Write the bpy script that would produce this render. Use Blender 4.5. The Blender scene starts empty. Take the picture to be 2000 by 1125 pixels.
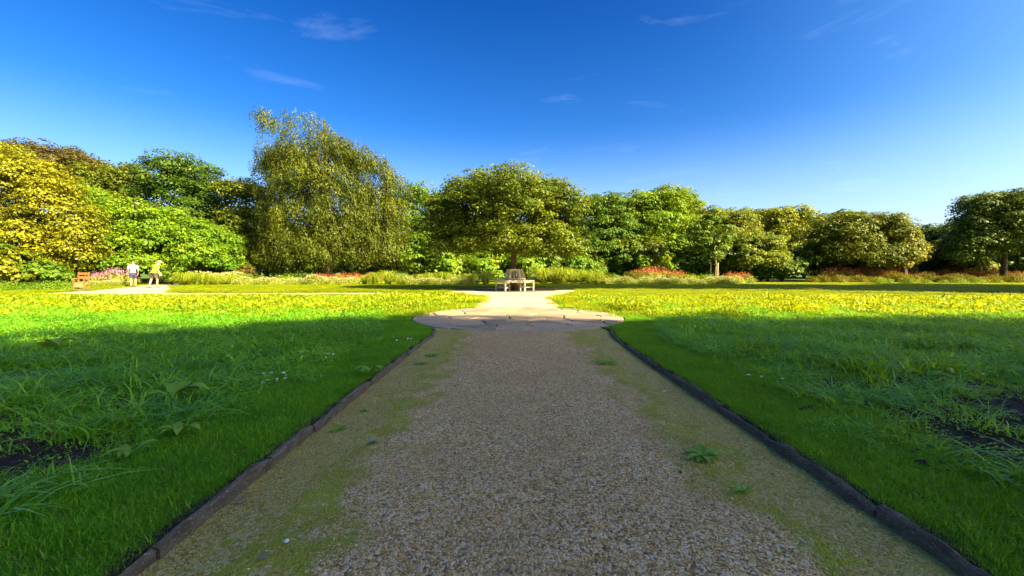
import bpy, bmesh, math, random
import numpy as np
from mathutils import Vector, Matrix

random.seed(7)
R = math.radians
scene = bpy.context.scene
COL = scene.collection

# ------------------------------------------------------------------ camera
CAM_H = 0.95
cam_d = bpy.data.cameras.new('camera')
cam_d.lens = 14.0
cam_d.sensor_width = 36.0
cam_d.clip_start = 0.05
cam_d.clip_end = 3000
cam = bpy.data.objects.new('camera', cam_d)
COL.objects.link(cam)
cam.location = (0, 0, CAM_H)
cam.rotation_euler = (R(90 - 2.32), 0, 0)
scene.camera = cam

# ------------------------------------------------------------------ light
SUN_EL, SUN_AZ = 32.0, 122.0          # azimuth clockwise from +Y (view direction)
world = bpy.data.worlds.new('World')
scene.world = world
world.use_nodes = True
wn, wl = world.node_tree.nodes, world.node_tree.links
wn.clear()
w_out = wn.new('ShaderNodeOutputWorld')
w_bg = wn.new('ShaderNodeBackground')
w_bg.inputs['Strength'].default_value = 0.072
sky = wn.new('ShaderNodeTexSky')
sky.sky_type = 'NISHITA'
sky.sun_disc = False
sky.sun_elevation = R(SUN_EL)
sky.sun_rotation = R(SUN_AZ)
sky.air_density = 1.0
sky.dust_density = 2.6
sky.ozone_density = 2.2
hs = wn.new('ShaderNodeHueSaturation')
hs.inputs['Saturation'].default_value = 1.42
hs.inputs['Hue'].default_value = 0.497
wl.new(sky.outputs[0], hs.inputs['Color'])
# the air pales towards the horizon all round
hz_s = wn.new('ShaderNodeSeparateXYZ')
hz_r = wn.new('ShaderNodeValToRGB')
hz_r.color_ramp.elements[0].position = 0.0
hz_r.color_ramp.elements[0].color = (.42, .42, .42, 1)
hz_r.color_ramp.elements[1].position = 0.34
hz_r.color_ramp.elements[1].color = (0, 0, 0, 1)
hz_r.color_ramp.interpolation = 'EASE'
hz_m = wn.new('ShaderNodeMix')
hz_m.data_type = 'RGBA'
hz_m.inputs[7].default_value = (3.4, 4.2, 5.6, 1)
htc = wn.new('ShaderNodeTexCoord')
wl.new(htc.outputs['Generated'], hz_s.inputs[0])
wl.new(hz_s.outputs[2], hz_r.inputs[0])
wl.new(hz_r.outputs[0], hz_m.inputs[0])
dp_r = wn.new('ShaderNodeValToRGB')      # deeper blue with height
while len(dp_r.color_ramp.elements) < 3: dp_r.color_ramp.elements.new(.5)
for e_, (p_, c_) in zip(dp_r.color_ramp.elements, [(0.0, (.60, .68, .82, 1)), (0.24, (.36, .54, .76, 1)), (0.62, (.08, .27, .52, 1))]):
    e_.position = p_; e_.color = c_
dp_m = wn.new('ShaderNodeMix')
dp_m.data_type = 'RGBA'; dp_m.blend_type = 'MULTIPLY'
# deepening eases off towards the sun; unseen sky stays brighter to fill shade
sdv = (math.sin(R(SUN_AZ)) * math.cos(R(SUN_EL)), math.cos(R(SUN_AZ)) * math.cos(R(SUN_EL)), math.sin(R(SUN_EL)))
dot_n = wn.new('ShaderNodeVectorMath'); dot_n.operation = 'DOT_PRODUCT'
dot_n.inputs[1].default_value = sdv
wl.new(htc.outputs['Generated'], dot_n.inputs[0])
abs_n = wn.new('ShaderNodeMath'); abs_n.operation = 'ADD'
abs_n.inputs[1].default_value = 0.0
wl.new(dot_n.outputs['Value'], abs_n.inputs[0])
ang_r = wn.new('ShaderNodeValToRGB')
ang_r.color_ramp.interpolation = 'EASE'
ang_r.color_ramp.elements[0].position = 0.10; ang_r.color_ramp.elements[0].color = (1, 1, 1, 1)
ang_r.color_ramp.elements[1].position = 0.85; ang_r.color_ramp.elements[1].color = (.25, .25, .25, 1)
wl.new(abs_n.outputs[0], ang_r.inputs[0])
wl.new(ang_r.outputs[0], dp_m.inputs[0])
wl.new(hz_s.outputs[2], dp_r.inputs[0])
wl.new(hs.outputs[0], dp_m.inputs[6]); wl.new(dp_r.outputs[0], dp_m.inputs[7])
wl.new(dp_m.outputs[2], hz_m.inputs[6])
# thin cirrus wisps
tc = wn.new('ShaderNodeTexCoord')
mp = wn.new('ShaderNodeMapping')
mp.inputs['Rotation'].default_value = (0.0, R(14), R(20))
mp.inputs['Scale'].default_value = (2.2, 3.0, 12.0)
nz = wn.new('ShaderNodeTexNoise')
nz.inputs['Scale'].default_value = 1.5
nz.inputs['Detail'].default_value = 9
nz.inputs['Roughness'].default_value = 0.62
nz.inputs['Distortion'].default_value = 0.6
rp = wn.new('ShaderNodeValToRGB')
rp.color_ramp.elements[0].position = 0.60
rp.color_ramp.elements[0].color = (0, 0, 0, 1)
rp.color_ramp.elements[1].position = 0.85
rp.color_ramp.elements[1].color = (0.07, 0.07, 0.07, 1)
wm = wn.new('ShaderNodeMix')
wm.data_type = 'RGBA'
wl.new(tc.outputs['Generated'], mp.inputs['Vector'])
wl.new(mp.outputs[0], nz.inputs['Vector'])
wl.new(nz.outputs['Fac'], rp.inputs[0])
wl.new(rp.outputs[0], wm.inputs[0])
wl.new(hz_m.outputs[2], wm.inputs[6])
wm.inputs[7].default_value = (6.0, 6.6, 7.5, 1)
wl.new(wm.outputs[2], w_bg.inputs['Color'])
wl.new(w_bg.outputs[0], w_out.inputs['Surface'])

sun_d = bpy.data.lights.new('sun', 'SUN')
sun_d.energy = 4.4
sun_d.angle = R(0.55)
sun_d.color = (1.0, 0.84, 0.48)
sun = bpy.data.objects.new('sun', sun_d)
COL.objects.link(sun)
sdir = Vector((math.sin(R(SUN_AZ)) * math.cos(R(SUN_EL)), math.cos(R(SUN_AZ)) * math.cos(R(SUN_EL)), math.sin(R(SUN_EL))))
sun.rotation_euler = sdir.to_track_quat('Z', 'Y').to_euler()
sun.location = (20, -20, 30)

vs = scene.view_settings
vs.view_transform = 'Standard'
vs.look = 'None'
vs.gamma = 1.0
vs.use_curve_mapping = False
vs.exposure = 2.34

# ------------------------------------------------------------------ helpers
def tag(o, label=None, cat=None, group=None, kind=None):
    if label: o['label'] = label
    if cat: o['category'] = cat
    if group: o['group'] = group
    if kind: o['kind'] = kind
    return o

def link(o, parent=None):
    COL.objects.link(o)
    if parent: o.parent = parent
    return o

def empty(name, loc, rz=0, label=None, cat=None, group=None):
    o = bpy.data.objects.new(name, None)
    COL.objects.link(o)
    o.location = loc
    o.rotation_euler = (0, 0, rz)
    o.empty_display_size = 0.2
    return tag(o, label, cat, group)

def mesh_obj(name, verts, faces, mat, parent=None, smooth=False, do_link=True):
    me = bpy.data.meshes.new(name)
    me.from_pydata([tuple(v) for v in verts], [], faces)
    me.update()
    if mat: me.materials.append(mat)
    if smooth: me.polygons.foreach_set('use_smooth', [True] * len(me.polygons))
    o = bpy.data.objects.new(name, me)
    if do_link: link(o, parent)
    return o

def np_mesh(name, V, k, mat):
    """V: (n,k,3) array: n polygons of k vertices each"""
    n = V.shape[0]
    me = bpy.data.meshes.new(name)
    me.vertices.add(n * k)
    me.vertices.foreach_set('co', V.astype(np.float32).ravel())
    me.loops.add(n * k)
    me.loops.foreach_set('vertex_index', np.arange(n * k, dtype=np.int32))
    me.polygons.add(n)
    me.polygons.foreach_set('loop_start', np.arange(n, dtype=np.int32) * k)
    try:
        me.polygons.foreach_set('loop_total', np.full(n, k, dtype=np.int32))
    except Exception:
        pass
    me.update(calc_edges=True)
    if mat: me.materials.append(mat)
    return me

def strip_mesh(name, C, W, mat):
    """ribbons: C (n,m,3) centres, W (n,m,3) half width vectors"""
    n, m, _ = C.shape
    L = C - W; Rr = C + W
    V = np.stack([L, Rr], axis=2).reshape(n, m * 2, 3)
    base = (np.arange(n) * m * 2)[:, None, None]
    q = np.array([[2 * i, 2 * i + 1, 2 * i + 3, 2 * i + 2] for i in range(m - 1)])[None]
    F = (base + q).reshape(-1)
    me = bpy.data.meshes.new(name)
    me.vertices.add(n * m * 2)
    me.vertices.foreach_set('co', V.astype(np.float32).ravel())
    nf = n * (m - 1)
    me.loops.add(nf * 4)
    me.loops.foreach_set('vertex_index', F.astype(np.int32))
    me.polygons.add(nf)
    me.polygons.foreach_set('loop_start', np.arange(nf, dtype=np.int32) * 4)
    try:
        me.polygons.foreach_set('loop_total', np.full(nf, 4, dtype=np.int32))
    except Exception:
        pass
    me.update(calc_edges=True)
    me.polygons.foreach_set('use_smooth', [True] * nf)
    if mat: me.materials.append(mat)
    return me

class MB:
    def __init__(s): s.v = []; s.f = []
    def box(s, c, size, rot=None):
        b = len(s.v)
        for dx in (-.5, .5):
            for dy in (-.5, .5):
                for dz in (-.5, .5):
                    p = Vector((dx * size[0], dy * size[1], dz * size[2]))
                    if rot: p = rot @ p
                    s.v.append(p + Vector(c))
        for f in ((0, 1, 3, 2), (4, 6, 7, 5), (0, 4, 5, 1), (2, 3, 7, 6), (0, 2, 6, 4), (1, 5, 7, 3)):
            s.f.append(tuple(b + i for i in f))
        return s
    def bar(s, a, b_, w, t, up=Vector((0, 0, 1))):
        a = Vector(a); b_ = Vector(b_)
        d = (b_ - a)
        L = d.length; d.normalize()
        x = up.cross(d)
        if x.length < 1e-4: x = Vector((1, 0, 0))
        x.normalize(); y = d.cross(x)
        M = Matrix((x, y, d)).transposed()
        return s.box((a + b_) / 2, (w, t, L), M)
    def tube(s, pts, rad, n=8, cap=True):
        rings = []
        for i, p in enumerate(pts):
            p = Vector(p)
            d = (Vector(pts[min(i + 1, len(pts) - 1)]) - Vector(pts[max(i - 1, 0)])).normalized()
            x = d.cross(Vector((0.13, 1, 0.07)))
            if x.length < 1e-3: x = d.cross(Vector((1, 0, 0)))
            x.normalize(); y = d.cross(x)
            ring = []
            for k in range(n):
                a = 2 * math.pi * k / n
                ring.append(len(s.v)); s.v.append(p + (x * math.cos(a) + y * math.sin(a)) * rad[i])
            rings.append(ring)
        for r0, r1 in zip(rings, rings[1:]):
            for k in range(n):
                s.f.append((r0[k], r0[(k + 1) % n], r1[(k + 1) % n], r1[k]))
        if cap:
            s.f.append(tuple(reversed(rings[0]))); s.f.append(tuple(rings[-1]))
        return s
    def lathe(s, c, prof, n=16):
        c = Vector(c)
        pts = prof
        rings = []
        for r, z in pts:
            ring = []
            for k in range(n):
                a = 2 * math.pi * k / n
                ring.append(len(s.v)); s.v.append(c + Vector((r * math.cos(a), r * math.sin(a), z)))
            rings.append(ring)
        for r0, r1 in zip(rings, rings[1:]):
            for k in range(n):
                s.f.append((r0[k], r0[(k + 1) % n], r1[(k + 1) % n], r1[k]))
        s.f.append(tuple(reversed(rings[0]))); s.f.append(tuple(rings[-1]))
        return s
    def build(s, name, mat, parent=None, smooth=False):
        return mesh_obj(name, s.v, s.f, mat, parent, smooth)

F_PX = 778.0
HOR = 531.0
def gx(px, d): return (px - 1000.0) / F_PX * d
def gh(py, d): return (HOR - py) / F_PX * d + CAM_H
def gp(px, py):
    d = F_PX * CAM_H / (py - HOR)
    return gx(px, d), d

# ------------------------------------------------------------------ materials
def new_mat(name):
    m = bpy.data.materials.new(name)
    m.use_nodes = True
    nt = m.node_tree
    nt.nodes.clear()
    out = nt.nodes.new('ShaderNodeOutputMaterial')
    return m, nt, out

def N(nt, typ, **kw):
    n = nt.nodes.new(typ)
    for k, v in kw.items():
        if k.startswith('i_'):
            n.inputs[k[2:].replace('_', ' ')].default_value = v
        else:
            setattr(n, k, v)
    return n

def ramp(nt, fac, stops):
    r = nt.nodes.new('ShaderNodeValToRGB')
    e = r.color_ramp.elements
    while len(e) < len(stops): e.new(0.5)
    for i, (p, c) in enumerate(stops):
        e[i].position = p
        e[i].color = (c[0], c[1], c[2], 1) if not isinstance(c, (int, float)) else (c, c, c, 1)
    nt.links.new(fac, r.inputs[0])
    return r.outputs[0]

def mix(nt, fac, a, b, blend='MIX'):
    m = nt.nodes.new('ShaderNodeMix')
    m.data_type = 'RGBA'; m.blend_type = blend
    for s, v in ((0, fac), (6, a), (7, b)):
        if isinstance(v, (int, float)): m.inputs[s].default_value = v
        elif isinstance(v, tuple): m.inputs[s].default_value = (v[0], v[1], v[2], 1)
        else: nt.links.new(v, m.inputs[s])
    return m.outputs[2]

def noise(nt, vec, scale, detail=5, rough=0.55, dist=0.0):
    n = nt.nodes.new('ShaderNodeTexNoise')
    n.inputs['Scale'].default_value = scale
    n.inputs['Detail'].default_value = detail
    n.inputs['Roughness'].default_value = rough
    n.inputs['Distortion'].default_value = dist
    if vec: nt.links.new(vec, n.inputs['Vector'])
    return n.outputs['Fac']

def math_n(nt, op, a, b=0.0):
    m = nt.nodes.new('ShaderNodeMath'); m.operation = op
    for i, v in ((0, a), (1, b)):
        if isinstance(v, (int, float)): m.inputs[i].default_value = v
        else: nt.links.new(v, m.inputs[i])
    return m.outputs[0]

def foliage_mat(name, dark, mid, light, trans=None, tfac=0.35, big=0.5, rough=0.5, spec=0.25, straw=None):
    """per-leaf colour spread, clump-scale drift, light passing through"""
    m, nt, out = new_mat(name)
    geo = nt.nodes.new('ShaderNodeNewGeometry')
    oi = nt.nodes.new('ShaderNodeObjectInfo')
    r1 = geo.outputs['Random Per Island']
    nb = noise(nt, geo.outputs['Position'], big, 3)
    s = math_n(nt, 'ADD', math_n(nt, 'MULTIPLY', r1, 0.42), math_n(nt, 'MULTIPLY', nb, 0.7))
    s = math_n(nt, 'ADD', s, math_n(nt, 'MULTIPLY', oi.outputs['Random'], 0.24))
    col = ramp(nt, s, [(0.28, dark), (0.62, mid), (1.0, light)])
    if straw: col = mix(nt, ramp(nt, r1, [(straw, 0.0), (straw + .01, 1.0)]), col, (.36, .30, .09))
    p = N(nt, 'ShaderNodeBsdfPrincipled')
    p.inputs['Roughness'].default_value = rough
    p.inputs['Specular IOR Level'].default_value = spec
    nt.links.new(col, p.inputs['Base Color'])
    t = nt.nodes.new('ShaderNodeBsdfTranslucent')
    if trans is None: trans = (light[0] * 1.3, light[1] * 1.15, light[2])
    tcol = mix(nt, 0.5, col, (min(1, trans[0]), min(1, trans[1]), trans[2]))
    nt.links.new(tcol, t.inputs['Color'])
    ms = nt.nodes.new('ShaderNodeMixShader')
    ms.inputs[0].default_value = tfac
    nt.links.new(p.outputs[0], ms.inputs[1]); nt.links.new(t.outputs[0], ms.inputs[2])
    nt.links.new(ms.outputs[0], out.inputs['Surface'])
    return m

def simple_mat(name, c1, c2, scale=8, rough=0.8, bump=0.3, stretch=(1, 1, 1), spec=0.3, speck=None):
    m, nt, out = new_mat(name)
    tcn = nt.nodes.new('ShaderNodeTexCoord')
    mpn = nt.nodes.new('ShaderNodeMapping')
    mpn.inputs['Scale'].default_value = stretch
    nt.links.new(tcn.outputs['Object'], mpn.inputs['Vector'])
    oi = nt.nodes.new('ShaderNodeObjectInfo')
    add = nt.nodes.new('ShaderNodeVectorMath'); add.operation = 'ADD'
    nt.links.new(mpn.outputs[0], add.inputs[0])
    sc = nt.nodes.new('ShaderNodeVectorMath'); sc.operation = 'SCALE'
    sc.inputs[0].default_value = (7.1, 3.3, 5.7)
    nt.links.new(oi.outputs['Random'], sc.inputs['Scale'])
    nt.links.new(sc.outputs[0], add.inputs[1])
    f = noise(nt, add.outputs[0], scale, 7, 0.6)
    f2 = noise(nt, add.outputs[0], scale * 6, 4, 0.6)
    s = math_n(nt, 'ADD', math_n(nt, 'MULTIPLY', f, 0.7), math_n(nt, 'MULTIPLY', f2, 0.3))
    col = ramp(nt, s, [(0.32, c1), (0.68, c2)])
    if speck:
        col = mix(nt, ramp(nt, f2, [(0.62, 0.0), (0.68, 1.0)]), col, speck)
    p = N(nt, 'ShaderNodeBsdfPrincipled')
    p.inputs['Roughness'].default_value = rough
    p.inputs['Specular IOR Level'].default_value = spec
    nt.links.new(col, p.inputs['Base Color'])
    if bump:
        b = nt.nodes.new('ShaderNodeBump')
        b.inputs['Strength'].default_value = bump
        b.inputs['Distance'].default_value = 0.02
        nt.links.new(s, b.inputs['Height']); nt.links.new(b.outputs[0], p.inputs['Normal'])
    nt.links.new(p.outputs[0], out.inputs['Surface'])
    return m

M = {}
# greens
M['grass_short'] = foliage_mat('grass_short', (.03, .13, .002), (.095, .33, .004), (.23, .48, .012), (.60, .74, .004), .35, 2.2, straw=.93)
M['grass_tall'] = foliage_mat('grass_tall', (.02, .085, .003), (.11, .38, .006), (.32, .58, .02), (.72, .76, .004), .38, 0.8, rough=.42, spec=.4)
M['sunlit_leaf'] = foliage_mat('sunlit_leaf', (.07, .15, .003), (.22, .31, .004), (.44, .47, .006), (.80, .70, .004), .38, 0.5)  # yellow copy of the meadow green: sunlight put into the leaf colour
M['weed'] = foliage_mat('weed', (.07, .17, .012), (.15, .32, .02), (.28, .44, .04), (.42, .50, .02), .3, 3)
M['bright'] = foliage_mat('leaf_bright', (.03, .10, .004), (.10, .22, .008), (.27, .35, .010), (.44, .44, .006), .34)
M['green'] = foliage_mat('leaf_green', (.022, .07, .005), (.075, .16, .008), (.21, .28, .012), (.36, .36, .006), .3)
M['dark'] = foliage_mat('leaf_dark', (.016, .05, .005), (.05, .11, .007), (.15, .21, .012), (.28, .28, .006), .28)
M['olive'] = foliage_mat('leaf_olive', (.020, .045, .004), (.075, .12, .006), (.22, .23, .010), (.34, .31, .006), .28)
M['beech'] = foliage_mat('leaf_beech', (.014, .03, .003), (.055, .085, .005), (.17, .18, .008), (.27, .24, .006), .26, .35)
M['chestnut'] = foliage_mat('leaf_chestnut', (.022, .055, .004), (.095, .15, .006), (.31, .32, .010), (.42, .39, .006), .3)
M['gold'] = foliage_mat('leaf_gold', (.025, .05, .004), (.12, .14, .005), (.34, .31, .008), (.46, .40, .006), .28)
M['copper'] = foliage_mat('leaf_copper', (.03, .03, .008), (.09, .075, .012), (.20, .15, .02), (.30, .20, .02), .28)
M['amber'] = foliage_mat('leaf_amber', (.035, .04, .004), (.12, .12, .006), (.30, .23, .008), (.42, .28, .006), .3)
M['reed'] = foliage_mat('leaf_reed', (.10, .17, .01), (.26, .34, .02), (.48, .50, .03), (.62, .60, .03), .35, 1.5)
M['mound'] = foliage_mat('leaf_mound', (.06, .12, .01), (.20, .26, .02), (.42, .42, .05), (.62, .58, .06), .3, 1.5)
M['pale_flower'] = foliage_mat('petal_pale', (.34, .32, .08), (.48, .42, .16), (.66, .56, .32), (.7, .6, .3), .25, 3)
M['red_flower'] = foliage_mat('petal_red', (.30, .05, .02), (.48, .12, .05), (.60, .24, .10), (.6, .2, .08), .25, 3)
M['pink_flower'] = foliage_mat('petal_pink', (.35, .12, .22), (.55, .25, .42), (.65, .40, .55), (.6, .3, .4), .25, 3)
M['bark'] = simple_mat('bark', (.035, .022, .014), (.12, .08, .05), 9, .95, .8, (1, 1, .25))
M['bark_pale'] = simple_mat('bark_pale', (.18, .14, .09), (.38, .31, .2), 9, .9, .5, (1, 1, .25))
M['teak'] = simple_mat('weathered_teak', (.38, .32, .22), (.66, .58, .44), 6, .7, .25, (6, 6, 1))
M['orange_wood'] = simple_mat('orange_wood', (.20, .06, .015), (.40, .14, .035), 5, .55, .2, (1, 6, 6))
M['tan_wood'] = simple_mat('tan_wood', (.22, .12, .05), (.38, .22, .10), 5, .6, .2, (1, 6, 6))
M['stake'] = simple_mat('stake_wood', (.34, .25, .13), (.55, .42, .24), 6, .8, .2, (1, 1, .3))
M['kerb_brown'] = simple_mat('kerb_brown', (.055, .045, .034), (.17, .145, .11), 30, .9, 1.0, (1, .35, 1), .2, (.34, .32, .29))
M['kerb_dark'] = simple_mat('kerb_dark', (.05, .038, .024), (.16, .12, .075), 26, .85, .9, (1, .4, 1), .25, (.30, .24, .18))
M['shell'] = simple_mat('shell', (.55, .56, .62), (.75, .75, .8), 20, .4, 0)
M['white_petal'] = simple_mat('white_petal', (.72, .72, .70), (.85, .85, .82), 20, .6, 0)
M['yellow_disc'] = simple_mat('yellow_disc', (.6, .42, .03), (.75, .55, .05), 20, .6, 0)
M['dry_leaf'] = simple_mat('dry_leaf', (.20, .20, .09), (.38, .36, .20), 30, .6, .2)
M['twig'] = simple_mat('twig', (.10, .07, .05), (.26, .2, .14), 30, .8, .2)
M['skin'] = simple_mat('skin', (.50, .30, .19), (.58, .36, .24), 12, .55, 0)
M['white_shirt'] = simple_mat('white_shirt', (.66, .68, .74), (.8, .8, .82), 8, .8, .2)
M['lime_shirt'] = simple_mat('lime_shirt', (.26, .46, .02), (.38, .56, .04), 8, .8, .2)
M['navy'] = simple_mat('navy_cloth', (.03, .03, .06), (.07, .07, .11), 8, .85, .2)
M['camo'] = simple_mat('camo_cloth', (.035, .03, .025), (.12, .10, .075), 11, .85, .2)
M['shoe'] = simple_mat('shoe', (.02, .018, .018), (.05, .045, .04), 8, .6, .1)
M['straw'] = simple_mat('straw_hat', (.50, .36, .22), (.66, .5, .32), 30, .8, .2)
M['dark_cap'] = simple_mat('dark_cap', (.05, .04, .035), (.10, .08, .07), 20, .8, .1)
M['hair'] = simple_mat('hair', (.10, .08, .06), (.22, .18, .14), 30, .7, .1)
M['bag'] = simple_mat('bag_cloth', (.09, .07, .09), (.18, .13, .13), 9, .8, .1)
M['black_metal'] = simple_mat('black_metal', (.015, .015, .015), (.04, .035, .03), 10, .45, 0)
M['red_head'] = simple_mat('red_metal', (.22, .03, .02), (.36, .07, .04), 10, .5, 0)

# short soil / thatch under the lawn
def lawn_mat():
    m, nt, out = new_mat('lawn_soil')
    geo = nt.nodes.new('ShaderNodeNewGeometry')
    pos = geo.outputs['Position']
    a = noise(nt, pos, 2.2, 6); b = noise(nt, pos, 30, 6, .7); c = noise(nt, pos, 0.25, 3)
    green = mix(nt, c, (.05, .11, .008), (.11, .18, .01))
    soil = ramp(nt, b, [(.3, (.012, .009, .008)), (.7, (.06, .045, .038))])
    sep = nt.nodes.new('ShaderNodeSeparateXYZ'); nt.links.new(pos, sep.inputs[0])
    far = ramp(nt, math_n(nt, 'MULTIPLY', sep.outputs[1], 0.05), [(.25, 0.0), (.5, 0.85)])
    f = math_n(nt, 'MAXIMUM', ramp(nt, a, [(.60, 0.0), (.70, 0.35)]), far)
    col = mix(nt, f, soil, green)
    p = N(nt, 'ShaderNodeBsdfPrincipled'); p.inputs['Roughness'].default_value = .95
    p.inputs['Specular IOR Level'].default_value = .15
    nt.links.new(col, p.inputs['Base Color'])
    bm_ = nt.nodes.new('ShaderNodeBump'); bm_.inputs['Strength'].default_value = .9; bm_.inputs['Distance'].default_value = .03
    nt.links.new(b, bm_.inputs['Height']); nt.links.new(bm_.outputs[0], p.inputs['Normal'])
    nt.links.new(p.outputs[0], out.inputs['Surface'])
    return m
M['lawn'] = lawn_mat()

def gravel_mat(name, moss=True, tint=(1, 1, 1), fine=150.0):
    m, nt, out = new_mat(name)
    geo = nt.nodes.new('ShaderNodeNewGeometry')
    pos = geo.outputs['Position']
    v = nt.nodes.new('ShaderNodeTexVoronoi'); v.inputs['Scale'].default_value = fine
    nt.links.new(pos, v.inputs['Vector'])
    v2 = nt.nodes.new('ShaderNodeTexVoronoi'); v2.inputs['Scale'].default_value = fine * .55
    nt.links.new(pos, v2.inputs['Vector'])
    sepc = nt.nodes.new('ShaderNodeSeparateColor'); nt.links.new(v.outputs['Color'], sepc.inputs[0])
    t = tint
    col = ramp(nt, sepc.outputs[0], [(.0, (.15 * t[0], .08 * t[1], .022 * t[2])), (.35, (.44 * t[0], .26 * t[1], .080 * t[2])), (.75, (.66 * t[0], .43 * t[1], .15 * t[2])), (1., (.80 * t[0], .66 * t[1], .42 * t[2]))])
    sepd = nt.nodes.new('ShaderNodeSeparateColor'); nt.links.new(v2.outputs['Color'], sepd.inputs[0])
    col = mix(nt, ramp(nt, sepd.outputs[1], [(.80, 0.0), (.86, .8)]), col, (.66 * t[0], .55 * t[1], .38 * t[2]))
    col = mix(nt, ramp(nt, sepd.outputs[2], [(.86, 0.0), (.9, .7)]), col, (.04, .035, .035))
    big = noise(nt, pos, 1.3, 5)
    col = mix(nt, ramp(nt, big, [(.38, 0.0), (.66, .5)]), col, (.42 * t[0], .26 * t[1], .11 * t[2]), 'MULTIPLY' if False else 'MIX')
    if moss:
        sep = nt.nodes.new('ShaderNodeSeparateXYZ'); nt.links.new(pos, sep.inputs[0])
        xx = math_n(nt, 'SUBTRACT', sep.outputs[0], 0.12)
        ax = math_n(nt, 'ABSOLUTE', xx)
        n1 = noise(nt, pos, 2.6, 9, .72); n2 = noise(nt, pos, 85, 5, .8)
        e = math_n(nt, 'ADD', ax, math_n(nt, 'MULTIPLY', math_n(nt, 'SUBTRACT', n1, .5), 1.7))
        band = ramp(nt, e, [(.70, 0.0), (.98, 1.0), (1.44, .9), (1.7, .5)])
        f = math_n(nt, 'MULTIPLY', band, ramp(nt, n2, [(.34, .55), (.46, 1.0)]))
        mossc = mix(nt, noise(nt, pos, 5, 4), (.13, .15, .004), (.36, .38, .008))
        col = mix(nt, f, col, mossc)
        # dark damp soil strip along each kerb
        n3 = noise(nt, pos, 9, 5, .7)
        e2 = math_n(nt, 'ADD', ax, math_n(nt, 'MULTIPLY', math_n(nt, 'SUBTRACT', n3, .5), .5))
        col = mix(nt, ramp(nt, e2, [(1.24, 0.0), (1.38, .7)]), col, (.06, .05, .022))
    p = N(nt, 'ShaderNodeBsdfPrincipled'); p.inputs['Roughness'].default_value = .85
    p.inputs['Specular IOR Level'].default_value = .25
    nt.links.new(col, p.inputs['Base Color'])
    h = math_n(nt, 'ADD', math_n(nt, 'MULTIPLY', v.outputs['Distance'], -1.0), math_n(nt, 'MULTIPLY', v2.outputs['Distance'], -1.4))
    bm_ = nt.nodes.new('ShaderNodeBump'); bm_.inputs['Strength'].default_value = .9; bm_.inputs['Distance'].default_value = .006
    nt.links.new(h, bm_.inputs['Height']); nt.links.new(bm_.outputs[0], p.inputs['Normal'])
    nt.links.new(p.outputs[0], out.inputs['Surface'])
    return m
M['gravel'] = gravel_mat('gravel')
M['sand'] = gravel_mat('sandy_gravel', False, (1.15, 1.4, 1.9), 90)
M['joint'] = simple_mat('joint_soil', (.05, .04, .02), (.13, .105, .06), 8, .95, .8)
M['mulch_shade'] = simple_mat('mulch_shade', (.03, .02, .012), (.14, .09, .055), 6, .95, .8, (1, 1, 1), .2, (.24, .18, .10))  # bark colour with the tree's shade painted in

def pebble_mat():
    m, nt, out = new_mat('pebble')
    oi = nt.nodes.new('ShaderNodeObjectInfo')
    col = ramp(nt, oi.outputs['Random'], [(0, (.05, .032, .02)), (.3, (.36, .20, .065)), (.65, (.60, .38, .14)), (.88, (.74, .54, .27)), (1, (.80, .64, .38))])
    p = N(nt, 'ShaderNodeBsdfPrincipled'); p.inputs['Roughness'].default_value = .6
    nt.links.new(col, p.inputs['Base Color']); nt.links.new(p.outputs[0], out.inputs['Surface'])
    return m
M['pebble'] = pebble_mat()

def flag_mat():
    m, nt, out = new_mat('flagstone')
    tcn = nt.nodes.new('ShaderNodeTexCoord'); oi = nt.nodes.new('ShaderNodeObjectInfo')
    geo = nt.nodes.new('ShaderNodeNewGeometry')
    base = ramp(nt, oi.outputs['Random'], [(0, (.16, .12, .08)), (.3, (.34, .25, .15)), (.6, (.40, .28, .17)), (.8, (.22, .175, .13)), (1, (.36, .29, .20))])
    a = noise(nt, geo.outputs['Position'], 3.0, 8, .65, .5); b = noise(nt, geo.outputs['Position'], 26, 7, .7)
    col = mix(nt, ramp(nt, a, [(.35, 0.0), (.7, .6)]), base, (.44, .33, .19))
    col = mix(nt, ramp(nt, b, [(.5, 0.0), (.75, .6)]), col, (.13, .105, .09))
    p = N(nt, 'ShaderNodeBsdfPrincipled'); p.inputs['Roughness'].default_value = .75
    p.inputs['Specular IOR Level'].default_value = .35
    nt.links.new(col, p.inputs['Base Color'])
    h = math_n(nt, 'ADD', math_n(nt, 'MULTIPLY', a, 1.0), math_n(nt, 'MULTIPLY', b, .35))
    bm_ = nt.nodes.new('ShaderNodeBump'); bm_.inputs['Strength'].default_value = .7; bm_.inputs['Distance'].default_value = .02
    nt.links.new(h, bm_.inputs['Height']); nt.links.new(bm_.outputs[0], p.inputs['Normal'])
    nt.links.new(p.outputs[0], out.inputs['Surface'])
    return m
M['flag'] = flag_mat()

# ------------------------------------------------------------------ ground
ZP, ZS, ZL = -0.045, -0.012, 0.0      # gravel path, sandy paths, lawn
PC, PR = (0.13, 8.55), 2.2            # paved circle
TC, TR = (0.12, 20.4), 3.25          # round place under the tree

def arc(c, r, a0, a1, n):
    return [(c[0] + r * math.cos(R(a0 + (a1 - a0) * i / n)), c[1] + r * math.sin(R(a0 + (a1 - a0) * i / n))) for i in range(n + 1)]

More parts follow.
